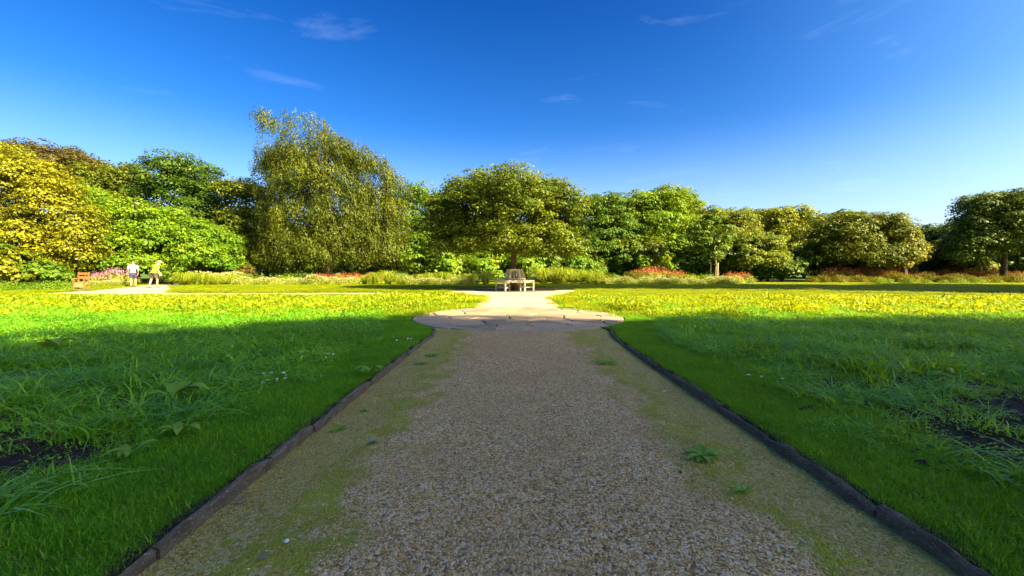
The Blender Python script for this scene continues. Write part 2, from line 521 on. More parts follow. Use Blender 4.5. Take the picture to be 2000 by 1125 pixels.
LEFT_EDGE = ([(-1.258, -4), (-1.258, 2), (-1.258, 4.5), (-1.24, 5.4), (-1.225, 5.95), (-1.30, 6.5)] + arc(PC, PR + .03, 226, 120, 22) +
             [(-1.03, 11.2), (-1.0, 13), (-1.02, 14.6), (-1.2, 15.4), (-1.6, 16.0), (-2.3, 16.4), (-3.5, 16.5), (-8, 16.45), (-14, 16.3), (-18, 16.4), (-20.6, 17.2), (-21, 18.4), (-21.3, 20.2), (-24.6, 25.8), (-30, 34)])
LEFT_POLY = LEFT_EDGE + [(-36, 60), (-40, 140), (-220, 140), (-220, -4)]
RIGHT_EDGE = ([(1.503, -4), (1.503, 2), (1.503, 4.5), (1.51, 5.3), (1.54, 5.95), (1.63, 6.4)] + arc(PC, PR + .03, -50, 62, 22) +
              [(1.36, 11.1), (1.38, 13), (1.4, 14.6), (1.62, 15.4), (2.1, 16.3), (2.7, 17.3)] + arc(TC, TR, -48, 214, 36) +
              [(-3.2, 18.2), (-8, 18.25), (-14.6, 18.0), (-16, 18.4), (-19, 22.3), (-21.4, 24.9), (-25.4, 33)])
RIGHT_POLY = RIGHT_EDGE + [(-32, 60), (-36, 140), (220, 140), (220, -4)]

def poly_slab(name, poly, z, depth, mat, parent=None):
    bm = bmesh.new()
    vs_ = [bm.verts.new((x, y, z)) for x, y in poly]
    es = [bm.edges.new((vs_[i], vs_[(i + 1) % len(vs_)])) for i in range(len(vs_))]
    bmesh.ops.triangle_fill(bm, use_beauty=True, use_dissolve=False, edges=es)
    bmesh.ops.recalc_face_normals(bm, faces=bm.faces)
    up = sum(f.normal.z * f.calc_area() for f in bm.faces)
    if up < 0: bmesh.ops.reverse_faces(bm, faces=bm.faces)
    if depth:
        lows = [bm.verts.new((x, y, z - depth)) for x, y in poly]
        for i in range(len(poly)):
            j = (i + 1) % len(poly)
            bm.faces.new((vs_[i], vs_[j], lows[j], lows[i]))
    me = bpy.data.meshes.new(name); bm.to_mesh(me); bm.free()
    me.materials.append(mat)
    o = bpy.data.objects.new(name, me); link(o, parent)
    return o

g = mesh_obj('ground', [(-1500, -600, -.12), (1500, -600, -.12), (1500, 2000, -.12), (-1500, 2000, -.12)], [(0, 1, 2, 3)], M['lawn'])
tag(g, kind='structure')
tag(poly_slab('lawn', LEFT_POLY, ZL, .11, M['lawn']), kind='structure')
tag(poly_slab('lawn', RIGHT_POLY, ZL, .11, M['lawn']), kind='structure')
# gravel path in front, gently crowned and uneven
def path_z(x, y):
    return ZP + .018 * (1 - ((x - .12) / 1.3) ** 2) + .026 * np.clip((y - 4.2) / 2.0, 0, 1)
def path_grid():
    nx, ny = 40, 90
    V = []; Fc = []
    rs = np.random.RandomState(3)
    for j in range(ny + 1):
        y = -4 + 10.9 * j / ny
        for i in range(nx + 1):
            x = -1.42 + 3.1 * i / nx
            z = path_z(x, y) + rs.uniform(-.003, .003)
            V.append((x, y, z))
    for j in range(ny):
        for i in range(nx):
            a = j * (nx + 1) + i
            Fc.append((a, a + 1, a + nx + 2, a + nx + 1))
    return V, Fc
V, Fc = path_grid()
tag(mesh_obj('gravel_path', V, Fc, M['gravel'], None, True), kind='structure')
SAND = [(-1.7, 10.2), (1.9, 10.2), (3.0, 16), (3.9, 20), (2.5, 24.2), (-2.5, 24.2), (-4, 19), (-13, 19), (-18.5, 24), (-23, 31), (-27, 40), (-32, 40), (-26, 26), (-22.5, 20), (-22, 16.0), (-2.5, 16.0), (-1.8, 14)]
tag(poly_slab('sandy_path', SAND, ZS, 0, M['sand']), kind='structure')
tag(poly_slab('tree_shade_bed', [(TC[0] + (2.5 + .25 * math.sin(3 * a) + .1 * math.sin(7 * a)) * math.cos(a), TC[1] + .5 + (1.85 + .2 * math.sin(2 * a)) * math.sin(a)) for a in [2 * math.pi * k / 40 for k in range(40)]], ZS + .006, 0, M['mulch_shade']), kind='structure')  # dark sheet of bark ground, standing in for the crown's shadow
# far path sweeping right behind the lawn
cl = [(12, 50), (20, 48.2), (27, 45.6), (32.5, 41), (35.5, 35.5), (41, 31), (60, 27.5)]
lp = [(x + .2, y + .75) for x, y in cl]; rpn = [(x - .2, y - .75) for x, y in cl]
tag(poly_slab('path', lp + rpn[::-1], ZL + .005, 0, M['sand']), kind='structure')

# ------------------------------------------------------------------ kerbs
def kerb(side, mat):
    root = bpy.data.objects.new('kerb', None); COL.objects.link(root); tag(root, kind='structure')
    if side < 0:
        pts = [(-1.24, -1.0), (-1.24, 4.6), (-1.22, 5.4), (-1.205, 5.95), (-1.26, 6.5), (-1.40, 6.85)]
    else:
        pts = [(1.485, -1.0), (1.485, 4.6), (1.49, 5.3), (1.52, 5.95), (1.61, 6.45), (1.73, 6.83)]
    # resample by arc length
    P = [Vector((p[0], p[1], 0)) for p in pts]
    seg = [(P[i + 1] - P[i]).length for i in range(len(P) - 1)]
    tot = sum(seg)
    def at(s):
        s = max(0, min(tot - 1e-5, s))
        for i, l in enumerate(seg):
            if s <= l: return P[i].lerp(P[i + 1], s / l)
            s -= l
        return P[-1]
    rnd = random.Random(5 + side)
    s = 0.0
    while s < tot - .1:
        L = rnd.uniform(.42, .68)
        e = min(tot, s + L)
        n = 6
        vv = []; ff = []
        off = rnd.uniform(-.006, .006); tilt = rnd.uniform(-.014, .014); hh = rnd.uniform(-.010, .010)
        for k in range(n + 1):
            t = s + .004 + (e - s - .008) * k / n
            c = at(t); d = (at(t + .02) - at(t - .02)).normalized()
            nrm = Vector((d.y, -d.x, 0))
            w0 = .018 + rnd.uniform(-.005, .004); w1 = .018 + rnd.uniform(-.008, .006)
            zt = .012 + hh + tilt * (k / n - .5) + rnd.uniform(-.010, .008)
            if k in (0, n): zt -= rnd.uniform(.003, .012)
            c = c + nrm * off
            vv += [c - nrm * w0 + Vector((0, 0, -.10)), c - nrm * w1 + Vector((0, 0, zt - .008)), c - nrm * (w1 - .012) + Vector((0, 0, zt)),
                   c + nrm * (w1 - .012) + Vector((0, 0, zt + rnd.uniform(-.004, .003))), c + nrm * w1 + Vector((0, 0, zt - .009)), c + nrm * w0 + Vector((0, 0, -.10))]
        for k in range(n):
            for q in range(5):
                a = k * 6 + q
                ff.append((a, a + 6, a + 7, a + 1))
        ff.append(tuple(range(6))); b = n * 6; ff.append(tuple(reversed(range(b, b + 6))))
        mesh_obj('edging_stone', vv, ff, mat, root)
        s = e
kerb(-1, M['kerb_brown'])
kerb(1, M['kerb_dark'])

# ------------------------------------------------------------------ flagstones
def clip(poly, p, n):
    out = []
    for i in range(len(poly)):
        a, b = poly[i], poly[(i + 1) % len(poly)]
        da = (a[0] - p[0]) * n[0] + (a[1] - p[1]) * n[1]; db = (b[0] - p[0]) * n[0] + (b[1] - p[1]) * n[1]
        if da <= 0: out.append(a)
        if da * db < 0:
            t = da / (da - db); out.append((a[0] + (b[0] - a[0]) * t, a[1] + (b[1] - a[1]) * t))
    return out
def paving():
    root = bpy.data.objects.new('paved_circle', None); COL.objects.link(root); tag(root, kind='structure')
    bed = poly_slab('joint_bed', arc(PC, PR + .06, 0, 357, 60), ZS - .014, 0, M['joint'], root)
    rnd = random.Random(21)
    sites = []
    tries = 0
    while len(sites) < 44 and tries < 9000:
        tries += 1
        a = rnd.uniform(0, 2 * math.pi); rr = PR * math.sqrt(rnd.random())
        q = (PC[0] + rr * math.cos(a), PC[1] + rr * math.sin(a))
        if all((q[0] - s_[0]) ** 2 + (q[1] - s_[1]) ** 2 > .36 for s_ in sites) or tries > 6000: sites.append(q)
    circ = arc(PC, PR, 0, 354, 59)
    for i, s_ in enumerate(sites):
        poly = circ
        for j, t in enumerate(sites):
            if i == j or not poly: continue
            m_ = ((s_[0] + t[0]) / 2, (s_[1] + t[1]) / 2)
            n_ = (t[0] - s_[0], t[1] - s_[1]); L = math.hypot(*n_); n_ = (n_[0] / L, n_[1] / L)
            m_ = (m_[0] - n_[0] * .017, m_[1] - n_[1] * .017)
            poly = clip(poly, m_, n_)
        if len(poly) < 3: continue
        # thin out near duplicate points, roughen the rim
        pp = []
        for q in poly:
            if not pp or math.hypot(q[0] - pp[-1][0], q[1] - pp[-1][1]) > .05: pp.append(q)
        if len(pp) < 3: continue
        pp = [(q[0] + rnd.uniform(-.008, .008), q[1] + rnd.uniform(-.008, .008)) for q in pp]
        cx = sum(q[0] for q in pp) / len(pp); cy = sum(q[1] for q in pp) / len(pp)
        z0 = ZS + .012 + rnd.uniform(-.004, .006); tx, ty = rnd.uniform(-.006, .006), rnd.uniform(-.006, .006)
        zz = lambda q: z0 + tx * (q[0] - cx) + ty * (q[1] - cy)
        vv = []; n = len(pp)
        for q in pp: vv.append((q[0], q[1], zz(q) - .05))
        for q in pp: vv.append((q[0], q[1], zz(q) - .006))
        for q in pp:
            L = math.hypot(q[0] - cx, q[1] - cy); k = max(0, 1 - .010 / L)
            vv.append((cx + (q[0] - cx) * k, cy + (q[1] - cy) * k, zz(q)))
        ff = []
        for lay in (0, 1):
            for k in range(n):
                a, b = lay * n + k, lay * n + (k + 1) % n
                ff.append((a, b, b + n, a + n))
        ff.append(tuple(range(2 * n, 3 * n)))
        mesh_obj('flagstone', vv, ff, M['flag'], root)
paving()

# ------------------------------------------------------------------ ground cover by instancing
def inst_stuff(name, pts, rots, scales, idx, sources, label, cat='grass'):
    me = bpy.data.meshes.new(name)
    n = len(pts)
    me.vertices.add(n)
    me.vertices.foreach_set('co', np.asarray(pts, dtype=np.float32).ravel())
    for nm, typ, dat, key in (('rot', 'FLOAT_VECTOR', rots, 'vector'), ('scl', 'FLOAT_VECTOR', scales, 'vector'), ('idx', 'INT', idx, 'value')):
        at_ = me.attributes.new(nm, typ, 'POINT')
        arr = np.asarray(dat, dtype=np.int32 if typ == 'INT' else np.float32).ravel()
        at_.data.foreach_set(key, arr)
    o = bpy.data.objects.new(name, me); link(o)
    ng = bpy.data.node_groups.new(name + '_nodes', 'GeometryNodeTree')
    ng.interface.new_socket('Geometry', in_out='INPUT', socket_type='NodeSocketGeometry')
    ng.interface.new_socket('Geometry', in_out='OUTPUT', socket_type='NodeSocketGeometry')
    gi = ng.nodes.new('NodeGroupInput'); go = ng.nodes.new('NodeGroupOutput')
    jn = ng.nodes.new('GeometryNodeJoinGeometry')
    for s_ in sources:
        oi = ng.nodes.new('GeometryNodeObjectInfo')
        oi.inputs['Object'].default_value = s_
        oi.inputs['As Instance'].default_value = True
        ng.links.new(oi.outputs['Geometry'], jn.inputs[0])
    ip = ng.nodes.new('GeometryNodeInstanceOnPoints')
    ip.inputs['Pick Instance'].default_value = True
    ng.links.new(gi.outputs[0], ip.inputs['Points'])
    ng.links.new(jn.outputs[0], ip.inputs['Instance'])
    for nm, typ, sock in (('rot', 'FLOAT_VECTOR', 'Rotation'), ('scl', 'FLOAT_VECTOR', 'Scale'), ('idx', 'INT', 'Instance Index')):
        na = ng.nodes.new('GeometryNodeInputNamedAttribute'); na.data_type = typ
        na.inputs['Name'].default_value = nm
        ng.links.new([x for x in na.outputs if x.name == 'Attribute' and x.enabled][0], ip.inputs[sock])
    ng.links.new(ip.outputs[0], go.inputs[0])
    md = o.modifiers.new('scatter', 'NODES'); md.node_group = ng
    tag(o, label, cat, None, 'stuff')
    return o

def src(me):
    return bpy.data.objects.new(me.name, me)     # only a data source for the scatter, not linked

def blades(rs, n, size, h0, h1, w0, w1, lean, mat, name, m=4):
    base = np.zeros((n, 3)); base[:, :2] = rs.uniform(-size / 2, size / 2, (n, 2))
    # round patch
    a = rs.uniform(0, 2 * np.pi, n); r = size / 2 * np.sqrt(rs.uniform(0, 1, n)) * 1.15
    base[:, 0] = r * np.cos(a); base[:, 1] = r * np.sin(a)
    th = rs.uniform(0, 2 * np.pi, n)
    d = np.stack([np.cos(th), np.sin(th), np.zeros(n)], 1)
    h = rs.uniform(h0, h1, n); ln = rs.uniform(lean[0], lean[1], n) * h
    w = rs.uniform(w0, w1, n)
    fa = th + rs.uniform(.9, 2.2, n)
    wd = np.stack([np.cos(fa), np.sin(fa), rs.uniform(-.3, .3, n)], 1)
    C = np.zeros((n, m, 3)); W = np.zeros((n, m, 3))
    for k in range(m):
        t = k / (m - 1)
        C[:, k] = base + d * (ln * t ** 2)[:, None]
        C[:, k, 2] += h * (t - .42 * t ** 3 * np.clip(ln / h, 0, 1.6)) - .01
        prof = (1 - t) ** .6 if k < m - 1 else .04
        if k == 0: prof = .7
        W[:, k] = wd * (w * prof)[:, None]
    return strip_mesh(name, C, W, mat)

def leaves_patch(rs, n, size, h0, h1, l0, l1, mat, name, up=.8):
    a = rs.uniform(0, 2 * np.pi, n); r = size / 2 * np.sqrt(rs.uniform(0, 1, n)) * 1.15
    c = np.stack([r * np.cos(a), r * np.sin(a), rs.uniform(h0, h1, n)], 1)
    nrm = rs.normal(0, .55, (n, 3)); nrm[:, 2] += up
    return np_mesh(name, rhombi(rs, c, nrm, rs.uniform(l0, l1, n), .5), 4, mat)

def rhombi(rs, c, nrm, L, asp, tdir=None):
    n = len(c)
    nrm = nrm / np.maximum(1e-6, np.linalg.norm(nrm, axis=1))[:, None]
    t = rs.normal(0, 1, (n, 3)) if tdir is None else tdir
    t = t - nrm * np.sum(t * nrm, 1)[:, None]
    t /= np.maximum(1e-6, np.linalg.norm(t, axis=1))[:, None]
    b = np.cross(nrm, t)
    L = np.asarray(L)[:, None]
    asp_ = asp
    fold = nrm * L * .10
    return np.stack([c - t * L * .5, c + b * L * asp_ * .5 + fold - t * L * .06, c + t * L * .5, c - b * L * asp_ * .5 + fold - t * L * .06], axis=1)

rs = np.random.RandomState(11)
short_src = [src(blades(rs, 260, .26, .018, .045, .0012, .0022, (.2, 1.0), M['grass_short'], 'short_grass', 3)) for _ in range(4)]
tall_src = [src(blades(rs, 46, .28, .07, .24, .0035, .0085, (.6, 1.7), M['grass_tall'], 'tall_grass', 5)) for _ in range(5)]
mid_src = [src(blades(rs, 110, .30, .03, .09, .0016, .0035, (.3, 1.2), M['grass_tall'], 'mid_grass', 4)) for _ in range(4)]
leaf_src = [src(leaves_patch(rs, 110, .34, .015, .085, .016, .040, M['grass_tall'], 'ground_leaves')) for _ in range(4)]
farleaf_src = [src(leaves_patch(rs, 330, .8, .01, .11, .03, .075, M['sunlit_leaf'], 'far_leaves')) for _ in range(4)]
farblade_src = [src(blades(rs, 260, .8, .05, .14, .004, .009, (.3, 1.2), M['sunlit_leaf'], 'far_blades', 3)) for _ in range(3)]

# point in polygon, vectorised
def inside(poly, x, y):
    res = np.zeros(len(x), bool)
    n = len(poly)
    for i in range(n):
        x0, y0 = poly[i]; x1, y1 = poly[(i + 1) % n]
        c = ((y0 > y) != (y1 > y))
        with np.errstate(divide='ignore', invalid='ignore'):
            xi = (x1 - x0) * (y - y0) / (y1 - y0 if y1 != y0 else 1e-9) + x0
        res ^= c & (x < xi)
    return res
def on_lawn(x, y): return inside(LEFT_POLY, x, y) | inside(RIGHT_POLY, x, y)

SOIL = [(3.1, 2.2, 1.15, .46), (2.5, 2.66, .40, .18), (3.9, 2.6, 1.0, .5), (2.65, 3.2, .45, .12), (3.6, 3.4, .65, .17), (-2.6, 1.88, .6, .30), (-2.15, 3.42, .42, .13), (-2.8, 2.85, .5, .15), (-3.1, 2.3, .4, .19), (4.6, 4.4, .6, .18), (-4.2, 3.6, .6, .15)]
def soil(x, y, k=1.0):
    m = np.zeros(len(x), bool)
    for cx, cy, rx, ry in SOIL:
        u = ((x - cx) / (rx * k)) ** 2 + ((y - cy) / (ry * k)) ** 2
        m |= u < 1 + .35 * np.sin(x * 17 + y * 9)
    return m
def edge_dist(x, y, poly_edges):
    d = np.full(len(x), 1e9)
    for E in poly_edges:
        for (x0, y0), (x1, y1) in zip(E, E[1:]):
            dx, dy = x1 - x0, y1 - y0
            L2 = dx * dx + dy * dy
            t = np.clip(((x - x0) * dx + (y - y0) * dy) / L2, 0, 1)
            d = np.minimum(d, np.hypot(x - x0 - t * dx, y - y0 - t * dy))
    return d
def scatter(rs, n, x0, x1, y0, y1, wedge=True):
    x = rs.uniform(x0, x1, n); y = rs.uniform(y0, y1, n)
    k = on_lawn(x, y)
    if wedge: k &= np.abs(x) < 1.42 * np.maximum(y, 0) + 2.6
    x, y = x[k], y[k]
    return x, y, edge_dist(x, y, [LEFT_EDGE, RIGHT_EDGE])
def emit(name, x, y, z, smin, smax, zs, srcs, label, rs, tilt=.12):
    n = len(x)
    pts = np.stack([x, y, np.full(n, z)], 1)
    rots = np.stack([rs.uniform(-tilt, tilt, n), rs.uniform(-tilt, tilt, n), rs.uniform(0, 6.28, n)], 1)
    s = rs.uniform(smin, smax, n)
    zsv = zs if isinstance(zs, np.ndarray) else np.full(n, zs)
    scl = np.stack([s, s, s * zsv], 1)
    inst_stuff(name, pts, rots, scl, rs.randint(0, len(srcs), n), srcs, label)

# mown strip beside the kerbs and round the paving
x, y, e = scatter(rs, 60000, -4.5, 4.8, .3, 17)
w = .86 + .12 * np.sin(y * 2.1) + .08 * np.sin(y * 5.3)
k = (e > .135) & (e < w + .12)
thin = rs.uniform(0, 1, len(x)) < np.where(y < 6, .85, .45)
k &= thin
x, y, e = x[k], y[k], e[k]
hz = np.where(e < .16, .75, 1.0) * rs.uniform(.8, 1.3, len(x))
emit('mown_grass', x, y, ZL, .85, 1.15, hz, short_src, 'short mown green grass strips beside the gravel path kerbs', rs)

x, y, e = scatter(rs, 160000, -4.5, 4.8, .3, 12)
k = (e > .05) & (e < .17)
x, y = x[k], y[k]
emit('kerb_side_grass', x, y, ZL - .004, .32, .5, 1.6, short_src, 'fine grass fringe growing against the kerbs', rs)

# tall rough meadow grass in the shaded foreground
x, y, e = scatter(rs, 40000, -16, 16, .2, 12.5)
k = (e > .82 + .1 * np.sin(y * 2.1) - .05) & ~soil(x, y, 1.3)
hn = .75 + .35 * np.sin(x * 1.7 + 1.3 * np.sin(y * 1.1)) * np.sin(y * 1.9 + x) + rs.uniform(-.15, .35, len(x))
k &= rs.uniform(0, 1, len(x)) < np.where(y < 9, .62, .4)
x, y, hn, e = x[k], y[k], hn[k], e[k]
hn *= np.clip(.55 + (e - .8) * .8, .55, 1.0)
emit('meadow_grass', x, y, ZL, .8, 1.25, np.clip(hn, .45, 1.35), tall_src, 'tall rough meadow grass with broad arching blades in the shaded foreground', rs, .2)
x, y, e = scatter(rs, 30000, -16, 16, .2, 12.5)
k = (e > .72) & ~soil(x, y, 1.1)
x, y = x[k], y[k]
emit('meadow_undergrowth', x, y, ZL, .8, 1.2, 1.0, mid_src, 'fine green grass growing between the taller meadow blades', rs)
x, y, e = scatter(rs, 15000, -17, 17, .2, 13)
k = (e > .82) & ~soil(x, y, .8) & (rs.uniform(0, 1, len(x)) < np.clip((y - 3.2) * .09, 0, 1))
x, y = x[k], y[k]
emit('ground_cover', x, y, ZL + .02, .8, 1.3, 1.2, leaf_src, 'leafy green weeds spread through the meadow grass', rs)
# sunlit lawn beyond
x, y, e = scatter(rs, 31000, -46, 46, 7.6, 34)
k = (e > np.where(y < 12, .8, .22)) & (rs.uniform(0, 1, len(x)) < np.clip((y - 7.4) / 4.5, 0, 1))
x, y = x[k], y[k]
h = np.where(y < 12.5, 1.05, np.where(y < 14, .6, .22)) + .7 * np.exp(-((x + 3.2) / 1.6) ** 2 - ((y - 14.6) / 1.2) ** 2)
h *= 1.25 * (1 + .45 * np.sin(x * 2.3 + y) * np.sin(y * 2.7 - x))
emit('sunlit_ground_cover', x, y, ZL, .8, 1.25, h, farleaf_src, 'sunlit yellow green leafy ground cover across the open lawn', rs)
x, y, e = scatter(rs, 16000, -46, 46, 8.5, 34)
k = (e > .15)
x, y = x[k], y[k]
h = np.where(y < 12.5, 1.05, np.where(y < 14, .5, .2))
emit('sunlit_grass', x, y, ZL, .8, 1.2, h, farblade_src, 'sunlit yellow green grass blades across the open lawn', rs)

# loose pebbles on the gravel path
def pebble_src():
    out = []
    for s in range(4):
        bm = bmesh.new(); bmesh.ops.create_icosphere(bm, subdivisions=1, radius=.5)
        rr = random.Random(s)
        for v in bm.verts:
            v.co *= rr.uniform(.8, 1.15); v.co.z *= .6
        me = bpy.data.meshes.new('pebble'); bm.to_mesh(me); bm.free()
        me.materials.append(M['pebble']); out.append(src(me))
    return out
ps = pebble_src()
n = 60000
x = rs.uniform(-1.20, 1.45, n); y = .9 + 5.6 * rs.uniform(0, 1, n) ** 1.5
k = (rs.uniform(0, 1, n) < np.clip(1.25 - 1.5 * np.abs(np.abs(x - .12) - .95 + .2 * np.sin(3 * y + x)) ** 0 * (np.abs(x - .12 + .08 * np.sin(2.3 * y)) > .80), .12, 1))
x, y = x[k], y[k]; n = len(x)
z = path_z(x, y) + .0012
s = rs.lognormal(math.log(.0047), .34, n)
inst_stuff('gravel', np.stack([x, y, z], 1), rs.uniform(0, 6.28, (n, 3)) * [0.08, 0.08, 1], np.stack([s, s, s], 1), rs.randint(0, 4, n), ps, 'loose brown and grey gravel chips covering the path', 'gravel')

# crumbly soil in the bare patches
M['clod'] = simple_mat('soil_clod', (.018, .013, .010), (.085, .062, .045), 14, .95, .5)
clods = []
for s_ in range(3):
    bm = bmesh.new(); bmesh.ops.create_icosphere(bm, subdivisions=1, radius=.5)
    rr = random.Random(50 + s_)
    for v in bm.verts: v.co *= rr.uniform(.65, 1.2); v.co.z *= .7
    me = bpy.data.meshes.new('clod'); bm.to_mesh(me); bm.free(); me.materials.append(M['clod']); clods.append(src(me))
n = 60000
x = rs.uniform(-6, 6.5, n); y = rs.uniform(.6, 5.4, n)
k = on_lawn(x, y) & soil(x, y, 1.25) & (edge_dist(x, y, [LEFT_EDGE, RIGHT_EDGE]) > .3)
x, y = x[k], y[k]; n = len(x)
s = rs.lognormal(math.log(.016), .55, n)
inst_stuff('bare_soil', np.stack([x, y, np.full(n, ZL)], 1), rs.uniform(0, 6.28, (n, 3)) * [.3, .3, 1], np.stack([s, s, s], 1), rs.randint(0, 3, n), clods, 'dark crumbly bare soil patches in the rough meadow grass', 'soil')
x, y, e = scatter(rs, 9000, -6, 6.5, .6, 5.4)
k = soil(x, y, 1.15) & (rs.uniform(0, 1, len(x)) < .16)
x, y = x[k], y[k]
emit('soil_seedlings', x, y, ZL, .35, .8, .8, leaf_src + tall_src[:2], 'sparse seedlings and blades on the bare soil patches', rs, .3)

# ------------------------------------------------------------------ trees
def crown_mesh(name, lobes, n_leaf, mat, seed, leaf=.3, clump=.6, style='round', asp=.62):
    """lobes: (cx,cy,cz,rx,ry,rz). Leaves sit on small clumps spread over and through each lobe."""
    rs = np.random.RandomState(seed)
    A = np.array([l[3] * l[5] + l[3] * l[4] for l in lobes]); A = A / A.sum()
    out = []
    for l, a in zip(lobes, A):
        nl = int(n_leaf * a)
        if nl < 20: continue
        c0 = np.array(l[:3]); rad = np.array(l[3:6])
        ncl = max(10, int(nl / 46))
        u = rs.normal(0, 1, (ncl, 3)); u /= np.linalg.norm(u, axis=1)[:, None]
        far_ = rs.uniform(0, 1, ncl) < (.06 if style == 'weep' else .13)
        u[:, 2] = np.where(u[:, 2] < -.55, -u[:, 2] * .5, u[:, 2])
        rr = np.where(rs.uniform(0, 1, ncl) < .75, rs.uniform(.82, 1.06, ncl), rs.uniform(.35, .85, ncl))
        rr = np.where(far_, rs.uniform(1.04, 1.13, ncl), rr)
        cc = c0 + u * rad * rr[:, None]
        cs = clump * np.where(far_, rs.uniform(.35, .7, ncl), rs.uniform(.5, 1.3, ncl))
        per = rs.multinomial(nl, cs ** 2 / (cs ** 2).sum())
        ci = np.repeat(np.arange(ncl), per)
        v = rs.normal(0, 1, (len(ci), 3)); v /= np.linalg.norm(v, axis=1)[:, None]
        v[:, 2] = np.abs(v[:, 2]) * np.where(rs.uniform(0, 1, len(ci)) < .8, 1, -1)
        rv = rs.uniform(.55, 1.0, len(ci)) ** .6
        if style == 'weep':
            sc = np.stack([cs * .55, cs * .6, cs * 1.25], 1)[ci]
            p = cc[ci] + v * rv[:, None] * sc
            # strands sweep down and outward
            drop = rs.uniform(0, 1, len(ci))
            p[:, 2] -= drop * cs[ci] * .7
            sx = np.sign(p[:, 0] - 0.0) * .35
            p[:, 0] += drop * sx * cs[ci]
            td = np.stack([sx + rs.normal(0, .3, len(ci)), rs.normal(0, .35, len(ci)), -np.ones(len(ci))], 1)
            nrm = v * .9 + u[ci] * .6 + rs.normal(0, .35, (len(ci), 3))
            L = leaf * rs.uniform(.7, 1.35, len(ci))
            out.append(rhombi(rs, p, nrm, L, .42, td))
        else:
            sc = np.stack([cs * 1.15, cs * 1.15, cs * .62], 1)[ci]
            p = cc[ci] + v * rv[:, None] * sc
            nrm = v * .7 + u[ci] * .45 + rs.normal(0, .38, (len(ci), 3))
            nrm[:, 2] += .45
            L = leaf * rs.uniform(.6, 1.35, len(ci))
            out.append(rhombi(rs, p, nrm, L, asp))
    Vv = np.concatenate(out)
    return np_mesh(name, Vv, 4, mat)

def trunk_mb(H, r, rnd, z_branch, spread, n=7, lean=0.0):
    mb = MB()
    k = 6
    pts = [(lean * (i / k) ** 2 + rnd.uniform(-.04, .04) * r * 3, rnd.uniform(-.04, .04) * r * 3, -.15 + (H + .15) * i / k) for i in range(k + 1)]
    rad = [r * (1.35 if i == 0 else 1.0) * (1 - .78 * i / k) for i in range(k + 1)]
    mb.tube(pts, rad, 10)
    for b in range(n):
        z = z_branch + (H * .8 - z_branch) * b / max(1, n - 1)
        a = b * 2.4 + rnd.uniform(-.4, .4)
        L = spread * rnd.uniform(.6, .95) * (1 - .35 * b / n)
        t = z / H
        ax = lean * t * t
        p0 = Vector((ax, 0, z)); d = Vector((math.cos(a), math.sin(a), .55))
        p = [p0, p0 + d * L * .35 + Vector((0, 0, .05 * L)), p0 + d * L * .7 + Vector((0, 0, .1 * L)), p0 + d * L + Vector((0, 0, .22 * L))]
        rb = r * (.5 - .25 * t)
        mb.tube(p, [rb, rb * .7, rb * .45, rb * .15], 6)
    return mb

def tree(name, label, px_t, d, circles, mat, seed, n_leaf=22000, leaf=.3, clump=.6, style='round', trunk_r=.3, trunk_top=None, cat='tree', group=None, ymul=.8, bark='bark', zb=None):
    leaf *= .70; n_leaf = int(n_leaf * 1.55)
    circles = [(c[0], c[1] + (14 if trunk_r > .4 else 15 if trunk_r == .20 else 9)) + tuple(c[2:]) if c[1] < 470 else c for c in circles]
    """circles: silhouettes lobes (px,py,rx_px[,ry_px]) seen from the camera height, turned into metres at distance d"""
    x0 = gx(px_t, d)
    root = empty(name, (x0, d, 0), 0, label, cat, group)
    rnd = random.Random(seed)
    k = d / F_PX
    cosf = math.cos(math.atan((px_t - 1000) / F_PX))
    lob = []
    ww = max(abs(c[0] - px_t) + c[2] for c in circles) * k * cosf
    for c in circles:
        rx = c[2] * k * (cosf ** .7); rz = (c[3] if len(c) > 3 else c[2]) * k
        lx = gx(c[0], d) - x0; lz = gh(c[1], d)
        room = max(0, ww - abs(lx)) * ymul
        if room > rx * .8:
            for sg in (-1, 1):
                lob.append((lx, sg * room * rnd.uniform(.3, .5), lz - rz * .05, rx, max(rx, room * .5), rz * rnd.uniform(.88, 1.0)))
        else:
            lob.append((lx, rnd.uniform(-.1, .1) * rx, lz, rx, rx, rz))
    me = crown_mesh('crown', lob, n_leaf, M[mat], seed, leaf, clump, style)
    cr = bpy.data.objects.new('crown', me); link(cr, root)
    top = max(l[2] for l in lob) if trunk_top is None else trunk_top
    mb = trunk_mb(top, trunk_r, rnd, zb if zb else top * .35, ww * .8)
    mb.build('trunk', M[bark], root, True)
    return root

# left side
tree('golden_tree', 'large golden yellow broad tree filling the left edge behind the wooden seat', 45, 26,
     [(-20, 330, 62, 52), (50, 345, 70, 52), (115, 390, 60, 48), (165, 440, 48, 50), (-10, 430, 80, 70), (70, 470, 80, 60), (150, 495, 50, 34), (10, 300, 40, 30), (95, 520, 60, 26), (0, 515, 90, 30)],
     'gold', 31, 42000, .24, .55, trunk_r=.28)
tree('copper_beech', 'tall dark copper brown tree rising behind the golden tree at far left', 130, 42,
     [(60, 325, 42, 40), (110, 305, 38, 32), (150, 322, 42, 36), (190, 340, 40, 34), (30, 300, 32, 28), (120, 370, 80, 50), (235, 350, 30, 26)],
     'copper', 32, 26000, .34, .75)
tree('dark_oak', 'dark olive tree between the copper tree and the dark rounded tree', 235, 41,
     [(215, 350, 40, 34), (260, 345, 40, 32), (240, 400, 65, 50), (180, 380, 45, 40), (250, 460, 80, 60)],
     'olive', 33, 20000, .34, .7)
